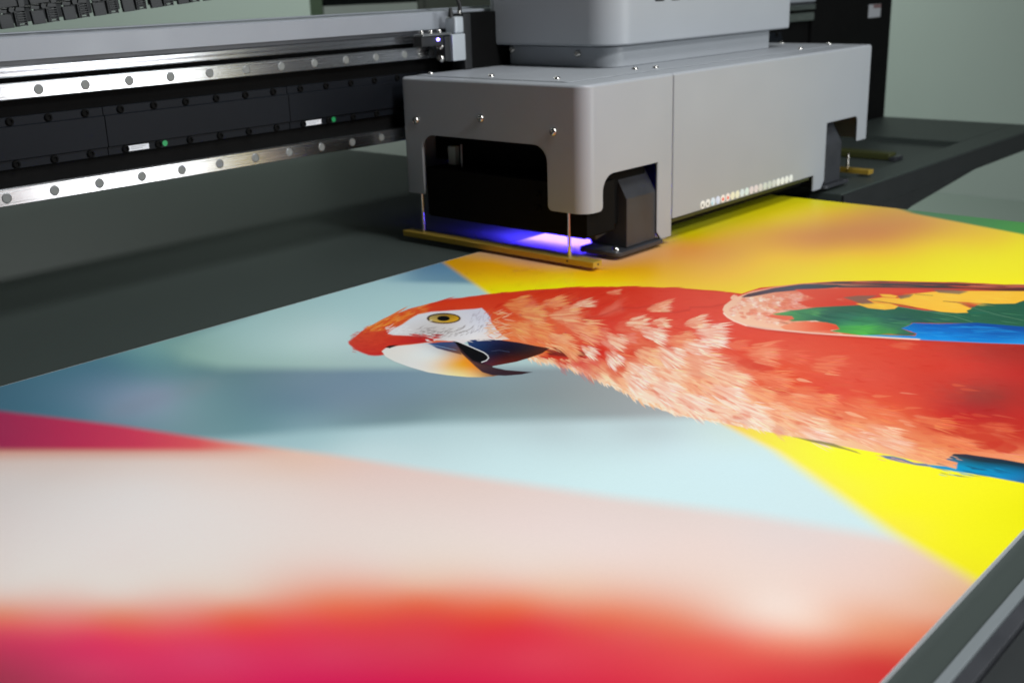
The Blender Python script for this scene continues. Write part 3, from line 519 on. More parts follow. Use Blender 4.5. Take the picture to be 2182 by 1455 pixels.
for k in range(16): stroke(905 + k * 4, 731 + k * .9, .25, 12, .8, (150, 180, 210), .35)
poly(Z1([(1000, 532), (1050, 522), (1150, 520), (1250, 525), (1400, 545), (1550, 575), (1640, 590), (1580, 630), (1480, 665), (1380, 695), (1200, 728), (1120, 705), (1080, 640), (1020, 580)]), [(1010, 730, 36, 62, 110), (1030, 735, 30, 48, 90), (1060, 735, 26, 26, 56), (1060, 760, 40, 22, 34), (1090, 745, 32, 22, 40), (1110, 755, 56, 26, 26), (1140, 745, 52, 34, 34), (1160, 742, 80, 36, 30), (1080, 770, 92, 30, 24)], soft=1.0)
poly(Z1([(900, 538), (960, 548), (1130, 622), (1168, 652), (1150, 690), (1100, 700), (1040, 680), (985, 630), (940, 580)]), (10, 12, 16), soft=1.0)
poly(Z1([(985, 640), (1040, 690), (1100, 712), (1180, 732), (1300, 758), (1420, 768), (1508, 774), (1420, 792), (1300, 802), (1200, 798), (1120, 775), (1060, 725)]), [(1010, 768, 96, 60, 50), (1030, 785, 70, 46, 52), (1060, 790, 52, 36, 46), (1090, 795, 58, 36, 42), (1130, 793, 46, 20, 28)], soft=1.0)
line(Z1([(905, 528), (950, 545), (1010, 570), (1130, 622), (1160, 645), (1168, 665), (1150, 685), (1115, 697)]), 2.0, (226, 226, 226))
poly(Z1([(900, 522), (1000, 522), (1010, 530), (980, 550), (940, 545)]), (236, 228, 228), soft=1.2)
for k in range(26): stroke(rnd(905, 1060), rnd(722, 727), rnd(-.1, .25), rnd(8, 20), 1.2, (240, 232, 228), .7)
line(Z1([(1190, 612), (1250, 605), (1330, 618)]), 1.3, (70, 80, 110), .6)
line(Z1([(360, 650), (430, 692), (560, 737), (700, 777), (850, 800)]), 1.2, (180, 178, 176), .35)
# wing
Z3 = lambda pts: [(1500 + x / 3.199, 580 + y / 3.199) for x, y in pts]
WING = Z3([(127, 255), (140, 225), (185, 192), (250, 160), (330, 130), (480, 100), (650, 78), (900, 62), (1200, 58), (1900, 76), (2182, 96), (3200, 190), (3200, 640), (2182, 490), (1470, 460), (1100, 438), (740, 415), (420, 385), (290, 362), (200, 328), (145, 295)])
poly(WING, [(1560, 650, 240, 190, 160), (1650, 640, 232, 150, 120), (1700, 660, 226, 110, 86), (1700, 690, 238, 170, 140), (1800, 630, 216, 84, 64), (1850, 640, 212, 70, 54), (1760, 700, 228, 110, 80), (1900, 620, 208, 70, 52), (2000, 610, 190, 70, 56)], soft=1.0)
poly(Z3([(235, 178), (300, 148), (480, 108), (650, 84), (900, 66), (1200, 62), (1900, 84), (2182, 104), (3200, 200), (3200, 240), (2182, 138), (1800, 112), (1200, 105), (900, 105), (650, 122), (480, 138), (320, 168)]), [(1590, 632, 88, 62, 68), (1650, 617, 84, 78, 90), (1700, 610, 78, 84, 96), (1800, 607, 66, 74, 76), (1900, 607, 64, 70, 72), (2000, 609, 70, 60, 60), (2100, 615, 92, 50, 44), (2182, 620, 96, 44, 40)], soft=1.0)
for k in range(50):
    a = rnd(1700, 2200); stroke(a, 601 + (a - 1850) ** 2 / 16000 + rnd(-1, 8), rnd(.0, .06), rnd(50, 130), .9, [(206, 84, 64), (60, 58, 64), (170, 66, 54), (228, 140, 110)][RNG.randint(4)], .5)
SH = []
for k in range(210):                                        # shoulder scallops, laid from the tail towards the head
    t = rnd(0, 1) ** .8; a = 1546 + 225 * t; up = 645 - 27 * t ** .55; lo = 668 + 36 * t ** .7
    SH.append((a, rnd(up, lo)))
for a, b in sorted(SH, reverse=True):
    red = np.clip((a - 1640) / 90, 0, 1) * (b < 668)
    c = mixc([(246, 212, 188), (242, 186, 156), (248, 226, 208), (234, 150, 120)][RNG.randint(4)], (222, 92, 70), red * .8)
    tuft(a, b, rnd(-.05, .16), .32, rnd(15, 26) * (1 + .4 * (a > 1650)), 5, tuple(c), wd=1.5, root=(214, 84, 64), alpha=.75, body=.8)
poly(Z3([(620, 118), (900, 112), (1400, 115), (1575, 130), (1450, 142), (1150, 150), (1000, 165), (900, 185), (1050, 225), (1000, 240), (880, 240), (820, 252), (700, 235), (640, 205), (760, 180), (680, 150)]), [(1720, 622, 220, 86, 66), (1850, 620, 218, 78, 58), (1950, 620, 216, 70, 54), (1780, 650, 214, 70, 54), (1700, 650, 222, 84, 62)], soft=1.4)
poly(Z3([(470, 285), (600, 262), (760, 240), (900, 232), (1050, 225), (1320, 232), (1500, 262), (1750, 270), (1900, 210), (2182, 195), (3200, 260), (3200, 420), (2182, 380), (1860, 350), (1420, 345), (1350, 385), (1460, 430), (1250, 418), (1100, 435), (860, 402), (920, 390), (900, 360), (760, 330), (600, 335)]),
     [(1660, 670, 92, 158, 92), (1720, 672, 70, 130, 92), (1800, 668, 56, 104, 84), (1900, 670, 48, 98, 78), (2000, 680, 42, 92, 70), (2100, 670, 40, 96, 70), (2182, 670, 36, 88, 66), (1800, 690, 62, 140, 96), (1830, 705, 80, 172, 76), (1880, 705, 74, 158, 74), (1880, 695, 60, 124, 84), (1930, 705, 52, 100, 84), (1770, 690, 50, 100, 80)], soft=1.2)
for a, b, ln, c in [(1700, 664, 60, (92, 160, 100)), (1760, 672, 80, (58, 116, 92)), (1820, 662, 90, (50, 104, 84)), (1800, 684, 90, (64, 140, 92)), (1880, 690, 90, (60, 126, 86)), (1770, 700, 110, (88, 182, 78)), (1840, 708, 90, (72, 150, 76)), (1920, 672, 120, (44, 98, 76)), (2000, 664, 130, (40, 96, 72)), (2080, 672, 120, (36, 88, 68)), (1900, 712, 60, (50, 104, 84))]:
    tuft(a, b, .06, .2, ln, 12, c, wd=1.8, root=tuple(mixc(c, (30, 70, 56), .6)), alpha=.6, body=.5)
for k in range(70): stroke(rnd(1660, 2150), rnd(660, 690), rnd(.05, .2), rnd(20, 70), 1.0, [(80, 140, 100), (36, 84, 64), (60, 118, 88)][RNG.randint(3)], .4)
line(Z3([(1300, 235), (1500, 262), (1700, 300), (1830, 340)]), 1.0, (110, 150, 120), .6); line(Z3([(1820, 240), (2000, 290), (2182, 330)]), 1.0, (110, 150, 120), .5)
poly(Z3([(600, 345), (700, 336), (830, 342), (900, 358), (925, 388), (850, 398), (700, 405), (560, 395), (520, 372)]), [(1690, 694, 238, 140, 104), (1740, 694, 230, 100, 70), (1775, 698, 224, 84, 58)], soft=1.3)
poly(Z3([(470, 290), (600, 300), (615, 320), (560, 330), (420, 300)]), (228, 106, 80), soft=1.3)
Y1 = [(1850, 650, 236, 176, 64), (1900, 655, 240, 180, 60), (1950, 640, 244, 186, 64), (2040, 625, 244, 190, 62), (2100, 640, 242, 186, 56), (2182, 630, 240, 184, 52)]
poly(Z3([(1035, 215), (1150, 205), (1260, 212), (1325, 232), (1300, 250), (1230, 256), (1120, 245)]), Y1, soft=1.1)
poly(Z3([(1110, 186), (1210, 172), (1330, 178), (1420, 148), (1560, 134), (1800, 128), (2182, 130), (3200, 200), (3200, 290), (2182, 192), (2120, 214), (1980, 216), (1830, 206), (1640, 196), (1740, 215), (1825, 248), (1790, 262), (1800, 276), (1720, 278), (1610, 270), (1520, 252), (1440, 238), (1360, 218), (1240, 206), (1150, 202)]), Y1, soft=1.1)
for a, b, ln in [(1840, 650, 60), (1870, 640, 100), (1960, 632, 110), (2030, 640, 90), (2060, 628, 120), (1920, 628, 70), (1985, 648, 70)]: tuft(a, b, .08, .13, ln, 9, (248, 198, 70), wd=1.3, root=(226, 158, 46), alpha=.45, body=.25)
poly(Z3([(1195, 150), (1270, 152), (1325, 164), (1300, 174), (1220, 168)]), Y1, soft=1.2)
for p in ([(950, 172), (1050, 160), (1180, 160), (1110, 186), (1160, 214), (1080, 218)], [(1320, 160), (1430, 150), (1400, 172), (1340, 184)], [(1560, 118), (1700, 122), (1800, 132), (1740, 150), (1600, 140)]): poly(Z3(p), (122, 100, 84), soft=1.5, alpha=.85)
for p in ([(1140, 190), (1300, 215), (1450, 245)], [(1630, 198), (1720, 205), (1850, 240)], [(1440, 150), (1560, 160)]): line(Z3(p), 1.3, (96, 88, 50), .75)
poly(Z3([(1345, 383), (1400, 362), (1425, 346), (1600, 352), (1860, 345), (2182, 372), (3200, 420), (3200, 640), (2182, 490), (1900, 482), (1470, 460), (1250, 450), (1040, 430), (1200, 428), (1440, 436), (1450, 418)]), [(1830, 716, 60, 170, 200), (1900, 716, 40, 150, 210), (1960, 700, 0, 104, 186), (2000, 712, 6, 122, 204), (2100, 720, 4, 110, 190), (2100, 700, 0, 80, 156), (2182, 705, 0, 76, 156), (2182, 728, 30, 134, 208)], soft=1.1)
for k in range(60): stroke(rnd(1940, 2150), rnd(692, 726), rnd(.02, .1), rnd(30, 80), .9, [(20, 140, 220), (0, 84, 160), (40, 150, 214)][RNG.randint(3)], .35)
line(Z3([(135, 280), (160, 305), (205, 332), (290, 364), (420, 386), (740, 416), (1100, 438), (1470, 459)]), 3.4, (248, 214, 192), .85, 1.6)
line(Z3([(1470, 460), (1900, 480), (2182, 490), (3200, 640)]), 2.0, (60, 150, 214), .7, 1.5)
line(Z3([(300, 372), (500, 402), (900, 436), (1470, 470), (2182, 505)]), 5, (176, 48, 38), .45, 5)
for k in range(30): stroke(rnd(1556, 1575), rnd(632, 640), rnd(-.6, 0), rnd(8, 14), 1.2, (244, 190, 160), .8)
# blue under-tail feathers
Z4 = lambda pts: [(1600 + x / 3.749, 780 + y / 3.749) for x, y in pts]
poly(Z4([(1620, 700), (1720, 702), (1800, 715), (2000, 742), (2182, 775), (3000, 960), (3000, 1150), (2182, 935), (1900, 882), (1700, 850), (1450, 810), (1400, 785), (1560, 800), (1640, 820), (1650, 770), (1560, 745)]), [(2040, 972, 50, 64, 74), (2060, 980, 30, 80, 104), (2060, 995, 0, 140, 180), (2090, 985, 24, 66, 84), (2130, 1000, 0, 118, 160), (2182, 995, 24, 50, 66), (2182, 1015, 20, 116, 168), (2100, 1008, 0, 134, 184), (2000, 992, 30, 140, 190), (2182, 1024, 40, 96, 140)], soft=1.5)
for k in range(34): stroke(rnd(1990, 2120), rnd(985, 1012), rnd(.15, .26), rnd(20, 50), 1.2, [(0, 150, 196), (20, 90, 130), (30, 60, 84)][RNG.randint(3)], .45)
poly(Z4([(1030, 712), (1130, 718), (1220, 740), (1300, 770), (1400, 780), (1440, 805), (1330, 792), (1200, 768), (1080, 738)]), (62, 92, 160), soft=1.6, alpha=.9)
poly(Z4([(330, 562), (440, 580), (560, 598), (660, 618), (760, 655), (840, 680), (880, 702), (760, 668), (640, 640), (480, 605)]), (126, 116, 74), soft=1.6, alpha=.85)
for k in range(40): stroke(rnd(1860, 2040), rnd(955, 985) , rnd(.2, .32), rnd(10, 26), 1.2, (240, 170, 120), .5)

GAIN = 1.02
def finish_art():
    rgba = np.ones((TH, TW, 4), np.float32)
    grain = RNG.normal(0, .012, (TH, TW, 1)).astype(np.float32)
    rgba[..., :3] = np.clip(IMG * GAIN * (1 + grain), 0.004, 0.92)
    im = bpy.data.images.new('macaw_print', TW, TH, float_buffer=True, alpha=False)
    im.colorspace_settings.name = 'Non-Color'
    im.pixels.foreach_set(rgba.ravel()); im.update(); im.pack()
    return im
PRINT = finish_art()
mp_ = bpy.data.materials.new('printed_macaw_film'); mp_.use_nodes = True
nt = mp_.node_tree; bs = nt.nodes['Principled BSDF']
ti = nt.nodes.new('ShaderNodeTexImage'); ti.image = PRINT; ti.extension = 'EXTEND'; ti.interpolation = 'Cubic'
tc = nt.nodes.new('ShaderNodeUVMap'); tc.uv_map = 'board_uv'
nt.links.new(tc.outputs[0], ti.inputs[0]); nt.links.new(ti.outputs[0], bs.inputs['Base Color'])
bs.inputs['Roughness'].default_value = 0.42; bs.inputs['Specular IOR Level'].default_value = 0.10
nz = nt.nodes.new('ShaderNodeTexNoise'); nz.inputs['Scale'].default_value = 900
bmp = nt.nodes.new('ShaderNodeBump'); bmp.inputs['Strength'].default_value = 0.06; bmp.inputs['Distance'].default_value = 0.0005
ob = nt.nodes.new('ShaderNodeTexCoord'); nt.links.new(ob.outputs['Object'], nz.inputs['Vector'])
nt.links.new(nz.outputs[0], bmp.inputs['Height']); nt.links.new(bmp.outputs[0], bs.inputs['Normal'])
pb = tag(MB().box(-0.6, 4.738, 0.566, 2.943, -0.0115, -0.0006).build('printed_board', M['boardedge']), 'wide glossy board printed with a red macaw on pink, blue and yellow', 'printed board')
bm = bmesh.new()
v = [bm.verts.new((x * U, y * U, 0)) for x, y in ((BX0, BY0), (BX1, BY0), (BX1, BY1), (BX0, BY1))]
f = bm.faces.new(v); uvl = bm.loops.layers.uv.new('board_uv')
for l, c in zip(f.loops, ((0, 0), (1, 0), (1, 1), (0, 1))): l[uvl].uv = c
me = bpy.data.meshes.new('print_layer'); bm.to_mesh(me); bm.free(); me.materials.append(mp_)
link('print_layer', me, pb)

# ------------------------------------------------------------------ gantry beam
g = thing('gantry_beam', (2.6, 3.6, 0.4), 'long black gantry beam with two shiny linear rails and grey top profile', 'gantry')
MB().box(-1.6, 6.6, 3.405, 4.55, 0.392, 0.800, 0.004).build('beam_core', M['void'], g)  # unseen back extended to widen the shadow on the bed
tp = MB().prism([(3.366, 0.811), (3.366, 0.874), (3.370, 0.879), (3.62, 0.882), (3.62, 0.811)], 'x', -1.6, 6.6).build('top_profile', M['beam'], g)
MB().box(-1.6, 6.6, 3.47, 3.50, 0.8822, 0.8866, 0.001).build('top_ridge', M['beam'], tp)
MB().prism([(3.366, 0.764), (3.362, 0.768), (3.362, 0.776), (3.366, 0.780), (3.362, 0.783), (3.362, 0.792), (3.367, 0.796), (3.404, 0.796), (3.404, 0.764)], 'x', -1.6, 6.6).build('guide_strip', M['chrome'], g)
MB().box(-1.6, 6.6, 3.372, 3.404, 0.797, 0.810).build('guide_seat', M['guard'], g)
plug = MB().lathe([(0, .0012), (.0126, .0012), (.0134, .0004)], (0, 0, 0), (0, 0, 1), 20).mesh('bolt_plug'); plug.materials.append(M['plug'])
ring = MB().lathe([(.0134, .0002), (.0139, .0018), (.0150, .0016), (.0157, 0)], (0, 0, 0), (0, 0, 1), 20).mesh('hole_rim'); ring.materials.append(M['ring'])
for z0, z1, x0 in ((0.700, 0.748, 1.667), (0.393, 0.445, 1.518)):
    h = z1 - z0
    prof = [(3.404, z0 + .004), (3.385, z0 + .004), (3.380, z0 + .010), (3.374, z0), (3.365, z0), (3.3615, z0 + .003), (3.3615, z0 + .0095), (3.3600, z0 + .0105),
            (3.3600, z1 - .0105), (3.3615, z1 - .0095), (3.3615, z1 - .003), (3.365, z1), (3.374, z1), (3.380, z1 - .010), (3.385, z1 - .004), (3.404, z1 - .004)]
    r = MB().prism(prof, 'x', -1.6, 6.58).build('linear_rail', M['rail'], g)
    for k in range(-7, 31):
        x = x0 + 0.1505 * k
        link('bolt_plug', plug, r, (x, 3.360, (z0 + z1) / 2), AXROT['-y'])
        link('hole_rim', ring, r, (x, 3.360, (z0 + z1) / 2), AXROT['-y'])
bh = MB().lathe([(0, .003), (.006, .003), (.0068, .007), (.0095, .007), (.0124, .0045), (.0126, 0)], (0, 0, 0), (0, 0, 1), 14).mesh('cover_bolt'); bh.materials.append(M['void'])
gd = MB().lathe([(0, .001), (.0095, .001), (.0100, 0)], (0, 0, 0), (0, 0, 1), 18).mesh('round_sticker'); gd.materials.append(M['green'])
cp = [(3.404, .496), (3.392, .496), (3.3905, .4975), (3.3905, .5215), (3.3835, .5245), (3.3835, .6205), (3.3905, .6235), (3.3905, .647), (3.392, .6485), (3.404, .6485)]
cm = None
for k in range(-4, 6):
    xs = 1.880 + 0.727 * k
    if cm is None:
        c = MB().prism([(y, z) for y, z in cp], 'x', xs + .0015, xs + .7255).build('motor_cover', M['cover'], g); cm = c; cx = xs
    else:
        c = cm.copy(); C.objects.link(c); c.location.x += (xs - cx) * U
    for j in range(6):
        for z in (.636, .509):
            link('cover_bolt', bh, c, (xs + .061 + .121 * j, 3.3905, z), AXROT['-y'])
    lb = MB().box(xs + .072, xs + .146, 3.3885, 3.3903, .5005, .5175).build('paper_label', M['white'], c)
    t = MB()
    for q in range(2): t.box(xs + .080, xs + .134 - .012 * q, 3.3880, 3.3884, .5115 - .0055 * q, .5130 - .0055 * q)
    t.build('label_print', M['ink'], c)
    link('round_sticker', gd, c, (xs + .207, 3.3903, .510), AXROT['-y'])

# ------------------------------------------------------------------ cable chain lying over the beam
ch = thing('cable_chain', (2.0, 3.6, 0.89), 'black slatted cable chain rising above the grey top of the gantry', 'cable chain')
def chain_link(i):
    b = MB(); y = 3.545
    # side plate, comb with fins, hinge lugs, upper crossbar; drawn along +x from 0 to 0.105
    b.prism([(0.004, 0), (0.047, 0), (0.043, .040), (0.002, .042)], 'y', y - .006, y + .006, .0012, 1)
    for q in range(5): b.box(0.006, 0.042, y - .0068, y - .0055, .006 + .007 * q, .008 + .007 * q)
    for q in range(6): b.box(0.062, 0.092, y - .002, y + .012, .001 + .0072 * q, .0042 + .0072 * q)
    b.box(0.058, 0.068, y + .002, y + .016, 0, .044); b.box(0.089, 0.0915, y - .003, y + .014, 0, .046, .0006, 1)
    b.prism([(0.004, .047), (0.030, .044), (0.034, .053), (0.008, .056)], 'y', y - .004, y + .004)
    b.lathe([(0, -.006), (.008, -.006), (.0085, 0), (.008, .012), (0, .012)], (0.047, y, .052), (0, 1, 0), 10)
    b.prism([(0.060, .048), (0.088, .044), (0.090, .054), (0.064, .058)], 'y', y - .004, y + .004)
    # upper crossbar plate with ribs, the far side plate
    b.prism([(0.012, .060), (0.074, .060), (0.070, .108), (0.006, .110)], 'y', y + .004, y + .016, .0012, 1)
    for q in range(5): b.box(0.016, 0.066, y + .0030, y + .0042, .066 + .008 * q, .068 + .008 * q)
    b.box(0.082, 0.100, y + .010, y + .018, .056, .110)
    b.box(0.004, 0.100, y + .18, y + .19, 0, .10, .002, 1)
    b.box(0.020, 0.034, y + .018, y + .185, .050, .054); b.box(0.070, 0.084, y + .018, y + .185, .050, .054)
    return b.mesh('chain_link')
cl = chain_link(0); cl.materials.append(M['chain'])
x = 0.30; z = 0.890
while x < 3.3:
    a = 0.0 if x < 1.45 else min(0.0795, 0.0795 * (x - 1.45) / 0.2)
    o = link('chain_link', cl, ch, (x, 0, z), (0, -a, 0))
    x += 0.105 * math.cos(a); z += 0.105 * math.sin(a)

# ------------------------------------------------------------------ print carriage
CX = thing('print_carriage', (4.2, 2.9, 0.4), 'grey print carriage with rounded covers and violet lamp standing over the board', 'print carriage')
def shell(name, path, ztop, rt, levels, m, thick=0.012):
    """bent sheet cover: path = [(x, y, nx, ny, zb)] going round the outside, n = outward normal"""
    bm = bmesh.new(); cols = []
    for x, y, nx, ny, zb in path:
        zs = [zb] + [l for l in levels if l > zb + 1e-5] + [ztop - rt]
        c = [bm.verts.new((x, y, z)) for z in zs]; rings = []
        for k in range(1, 4):
            a = PI / 2 * k / 3; o = rt * (1 - math.cos(a))
            rings.append(bm.verts.new((x - nx * o, y - ny * o, ztop - rt + rt * math.sin(a))))
        cols.append((c, rings, (x, y)))
    for (c, r, p), (d, s, q) in zip(cols, cols[1:]):
        if abs(p[0] - q[0]) + abs(p[1] - q[1]) < 1e-6: continue
        bm.faces.new([c[0], d[0]] + d[1:] + c[:0:-1])
        lo = (c[-1], d[-1])
        for k in range(3):
            bm.faces.new((lo[0], lo[1], s[k], r[k])); lo = (r[k], s[k])
    top = [r[-1] for c, r, p in cols]
    keep = [top[0]]
    for t in top[1:]:
        if (t.co - keep[-1].co).length > 1e-5: keep.append(t)
    bm.faces.new(keep)
    bmesh.ops.remove_doubles(bm, verts=bm.verts[:], dist=1e-5)
    bmesh.ops.recalc_face_normals(bm, faces=bm.faces[:])
    f = max(bm.faces, key=lambda f: f.calc_center_median().z)
    if f.normal.z < 0: bmesh.ops.reverse_faces(bm, faces=bm.faces[:])
    b = MB(); b.merge(bm); me = b.mesh(name); me.materials.append(m); o = link(name, me, CX)
    s = o.modifiers.new('thickness', 'SOLIDIFY'); s.thickness = thick * U; s.offset = -1; flat(o)
    return o
def arc(cx, cy, r, a0, a1, n):
    return [(cx + r * math.cos(math.radians(a0 + (a1 - a0) * k / n)), cy + r * math.sin(math.radians(a0 + (a1 - a0) * k / n))) for k in range(n + 1)]
YS = 2.42; XF = 3.11; ZT = 0.645
P = [(3.645, 3.325, 0, 1, .195), (3.125, 3.325, 0, 1, .195)]
P += [(x, y, (x - 3.125) / .015, (y - 3.31) / .015, .195) for x, y in arc(3.125, 3.31, .015, 90, 180, 4)[1:]]
P += [(XF, 3.227, -1, 0, .195), (XF, 3.225, -1, 0, .368)]
P += [(XF, y, -1, 0, z) for y, z in arc(3.163, .368, .062, 0, 90, 8)[1:]]
P += [(XF, y, -1, 0, z) for y, z in arc(2.654, .368, .062, 90, 180, 8)]
P += [(XF, 2.592, -1, 0, .218)]
P += [(XF, y, -1, 0, z) for y, z in arc(2.573, .218, .019, 0, -90, 4)[1:]]
R = 0.055
P += [(x, y, (x - XF - R) / R, (y - YS - R) / R, .199) for x, y in arc(XF + R, YS + R, R, 180, 270, 12)]
P += [(x, YS, 0, -1, z) for x, z in arc(3.190, .217, .018, -90, 0, 4)]
P += [(3.208, YS, 0, -1, .262)]
P += [(x, YS, 0, -1, z) for x, z in arc(3.272, .262, .064, 180, 90, 8)[1:]]
P += [(3.553, YS, 0, -1, .326), (3.553, YS, 0, -1, .058), (3.577, YS, 0, -1, .029), (3.644, YS, 0, -1, .029)]
fc = shell('front_cover', P, ZT, .012, (.195, .199, .218, .262, .326, .368, .430), M['paint'])
P = [(3.655, YS, 0, -1, .095), (4.812, YS, 0, -1, .095), (4.812, YS, 0, -1, .022), (4.884, YS, 0, -1, .022), (4.916, YS, 0, -1, .055), (4.916, YS, 0, -1, .321)]
P += [(x, YS, 0, -1, z) for x, z in arc(5.207, .283, .038, 90, 0, 6)]
P += [(5.245, YS, 0, -1, .200)]
P += [(x, y, (x - 5.335) / .018, (y - YS - .018) / .018, .200) for x, y in arc(5.335, YS + .018, .018, 270, 360, 5)]
P += [(5.353, 3.31, 1, 0, .200), (5.338, 3.325, 0, 1, .2), (3.655, 3.325, 0, 1, .2)]
P[-2] = (5.338, 3.325, .5, .8, .2)
lc = shell('side_cover', P, ZT, .012, (.055, .095, .2, .283, .321), M['paint'])
tl = MB().prism(rrect(3.165, 5.30, 2.535, 3.30, .02, 4), 'z', ZT + .0003, ZT + .0032, .001, 1).build('top_lid', M['paint'], CX)
for p in ((3.225, 3.274), (3.236, 2.962), (3.238, 2.645), (3.696, 2.63), (3.775, 2.588), (5.26, 2.854), (4.903, 2.565), (5.26, 2.60)):
    screw(CX, (p[0], p[1], ZT + .0032), 'z').scale = (.8, .8, .7)
for y, z in ((3.25, .482), (2.905, .508), (2.559, .481)): screw(fc, (XF, y, z), '-x')
# dark insides
MB().box(3.26, 5.30, 2.52, 3.30, 0.31, 0.62).build('dark_core', M['void'], CX)  # plain black box filling the carriage to block the view through
MB().box(3.66, 4.80, 2.475, 3.26, 0.045, 0.30, 0.004).build('print_head_block', M['void'], CX)  # print head underside, black for the shadow below the side cover
MB().box(3.66, 4.80, 2.436, 2.474, 0.074, 0.088, 0.002).build('head_base_plate', M['olive'], CX)  # olive stands for the yellow print reflected in the metal plate
lh = MB().prism([(2.435, .115), (2.45, .105), (3.225, .105), (3.235, .115), (3.235, .297), (2.435, .297)], 'x', 3.135, 3.30, .004).build('lamp_housing', M['void'], CX)
for y, z in ((2.655, .245), (2.655, .195)): link('set_screw', bh, lh, (3.135, y, z), AXROT['-x'])
link('set_screw', bh, lh, (3.16, 2.97, .297))
MB().box(3.305, 3.54, 2.47, 3.235, 0.118, 0.31, .004).build('lamp_body', M['void'], CX)
MB().box(3.400, 3.410, 2.44, 3.235, 0.068, 0.117).build('hidden_baffle', M['void'], lh)  # unseen plate added to keep violet spill off the board in front
MB().box(3.42, 3.50, 2.60, 3.10, 0.112, 0.116).build('lamp_window', M['uv'], lh)
MB().box(3.21, 3.235, 3.145, 3.185, 0.302, 0.375, .003).build('lit_gap_patch', M['pale'], CX)  # pale block standing for the lit wall seen through the opening
MB().lathe([(0, 0), (.004, 0), (.004, .09), (0, .09)], (3.20, 3.10, .298), (0, 0, 1), 10).build('bleed_screw', M['ring'], CX)
MB().box(4.93, 5.335, 2.75, 3.31, 0.16, 0.33).build('dark_filler', M['void'], CX)  # black block added so the right cut-out looks shaded inside
# folded guards in the side cut-outs
def guard(x0, x1, far=False):
    gp = [(2.432, .032), (2.430, .034), (2.430, .213), (2.433, .219), (2.532, .388), (2.60, .388), (2.60, .032)]
    o = MB().prism(gp, 'x', x0, x1, .0018, 1).build('guard', M['guard'], CX)
    bp = rrect(x0 - .085 if not far else x0 - .03, x1 + .028 if not far else x1 + .06, 2.408, 2.60, (.03, .03, .03, .015), 5)
    MB().prism(bp, 'z', .014, .030, .002, 1).build('guard_foot', M['guard'], o)
    return o
g1 = guard(3.367, 3.553)
screw(g1, (3.325, 2.450, .030), 'z')
guard(4.945, 5.10, True)
sb = MB().prism([(3.252, .262), (3.392, .262), (3.392, .098), (3.268, .072), (3.266, .088), (3.252, .10)], 'y', 2.497, 2.70, .0025, 1).build('side_block', M['guard'], CX)
MB().lathe([(0, .001), (.018, .001), (.018, 0)], (3.258, 2.497, .19), (0, -1, 0), 16).build('block_port', M['hole'], sb)
# bumper bars on pins, one at each end
def bumper(x, y0, y1, h):
    bb = MB().prism([(x, .012), (x, .034), (x + .052, .034), (x + .052, .012)], 'y', y0, y1, .0016, 1).build('bumper_bar', M['brass'], CX)
    for y in (y0 + .128, y1 - .095):
        MB().lathe([(0, 0), (.0068, 0), (.0068, h), (0, h)], (x + .027, y, .033), (0, 0, 1), 14).build('bumper_pin', M['screw'], bb)
    for yy in (y0 + .118,): MB().lathe([(0, .0006), (.0042, .0006), (.0042, 0)], (x, yy, .024), (-1, 0, 0), 10).build('set_screw', M['hole'], bb)
    MB().lathe([(0, .0006), (.0042, .0006), (.0042, 0)], (x + .028, y0, .023), (0, -1, 0), 10).build('set_screw', M['hole'], bb)
bumper(3.108, 2.388, 3.362, .20)
bumper(5.40, 2.420, 3.315, .07)
# ink stickers along the lower edge of the side cover
dots = [((.82, .84, .83), (.03, .03, .03)), ((.82, .84, .83), (.03, .03, .03)), ((.68, .80, .95), (.10, .55, .70)), ((.68, .76, .95), (.30, .45, .75)),
        ((.85, .80, .78), (.80, .10, .05)), ((.85, .78, .77), (.80, .10, .06)), ((.80, .80, .62), None), ((.78, .80, .64), None), ((.66, .78, .84), None), ((.66, .80, .80), None),
        ((.72, .66, .70), None), ((.72, .66, .70), None), ((.66, .66, .66), None), ((.60, .66, .64), None), ((.58, .64, .62), None), ((.62, .66, .66), None),
        ((.80, .84, .84), None), ((.80, .84, .84), None), ((.78, .82, .82), None), ((.80, .84, .85), None)]
for k, (c0, c1) in enumerate(dots):
    x = 3.868 + (4.593 - 3.868) * k / (len(dots) - 1)
    mm = mat('sticker_paper', c0, .55, noise=.03)
    s = MB().prism([(x + .0170 * math.cos(t), .1135 + .0165 * math.sin(t)) for t in np.linspace(0, 2 * PI, 19)[:-1]], 'y', YS - .0012, YS - .0002).build('ink_sticker', mm, lc)
    if c1:
        mk = mat('sticker_mark', c1, .55, noise=.03); t = MB()
        if k < 2:
            t.box(x - .006, x - .003, YS - .0018, YS - .0013, .105, .117); t.prism([(x - .003, .110), (x + .005, .105), (x + .008, .105), (x, .1115), (x + .007, .117), (x + .004, .117)], 'y', YS - .0018, YS - .0013)
        elif k < 4:
            t.box(x - .008, x - .005, YS - .0018, YS - .0013, .103, .113); t.box(x - .008, x - .001, YS - .0018, YS - .0013, .1005, .1030)
        else:
            t.prism([(x + .0075 * math.cos(a), .111 + .007 * math.sin(a)) for a in np.linspace(0, 2 * PI, 13)[:-1]], 'y', YS - .0018, YS - .0013)
        t.build('sticker_print', mk, s)
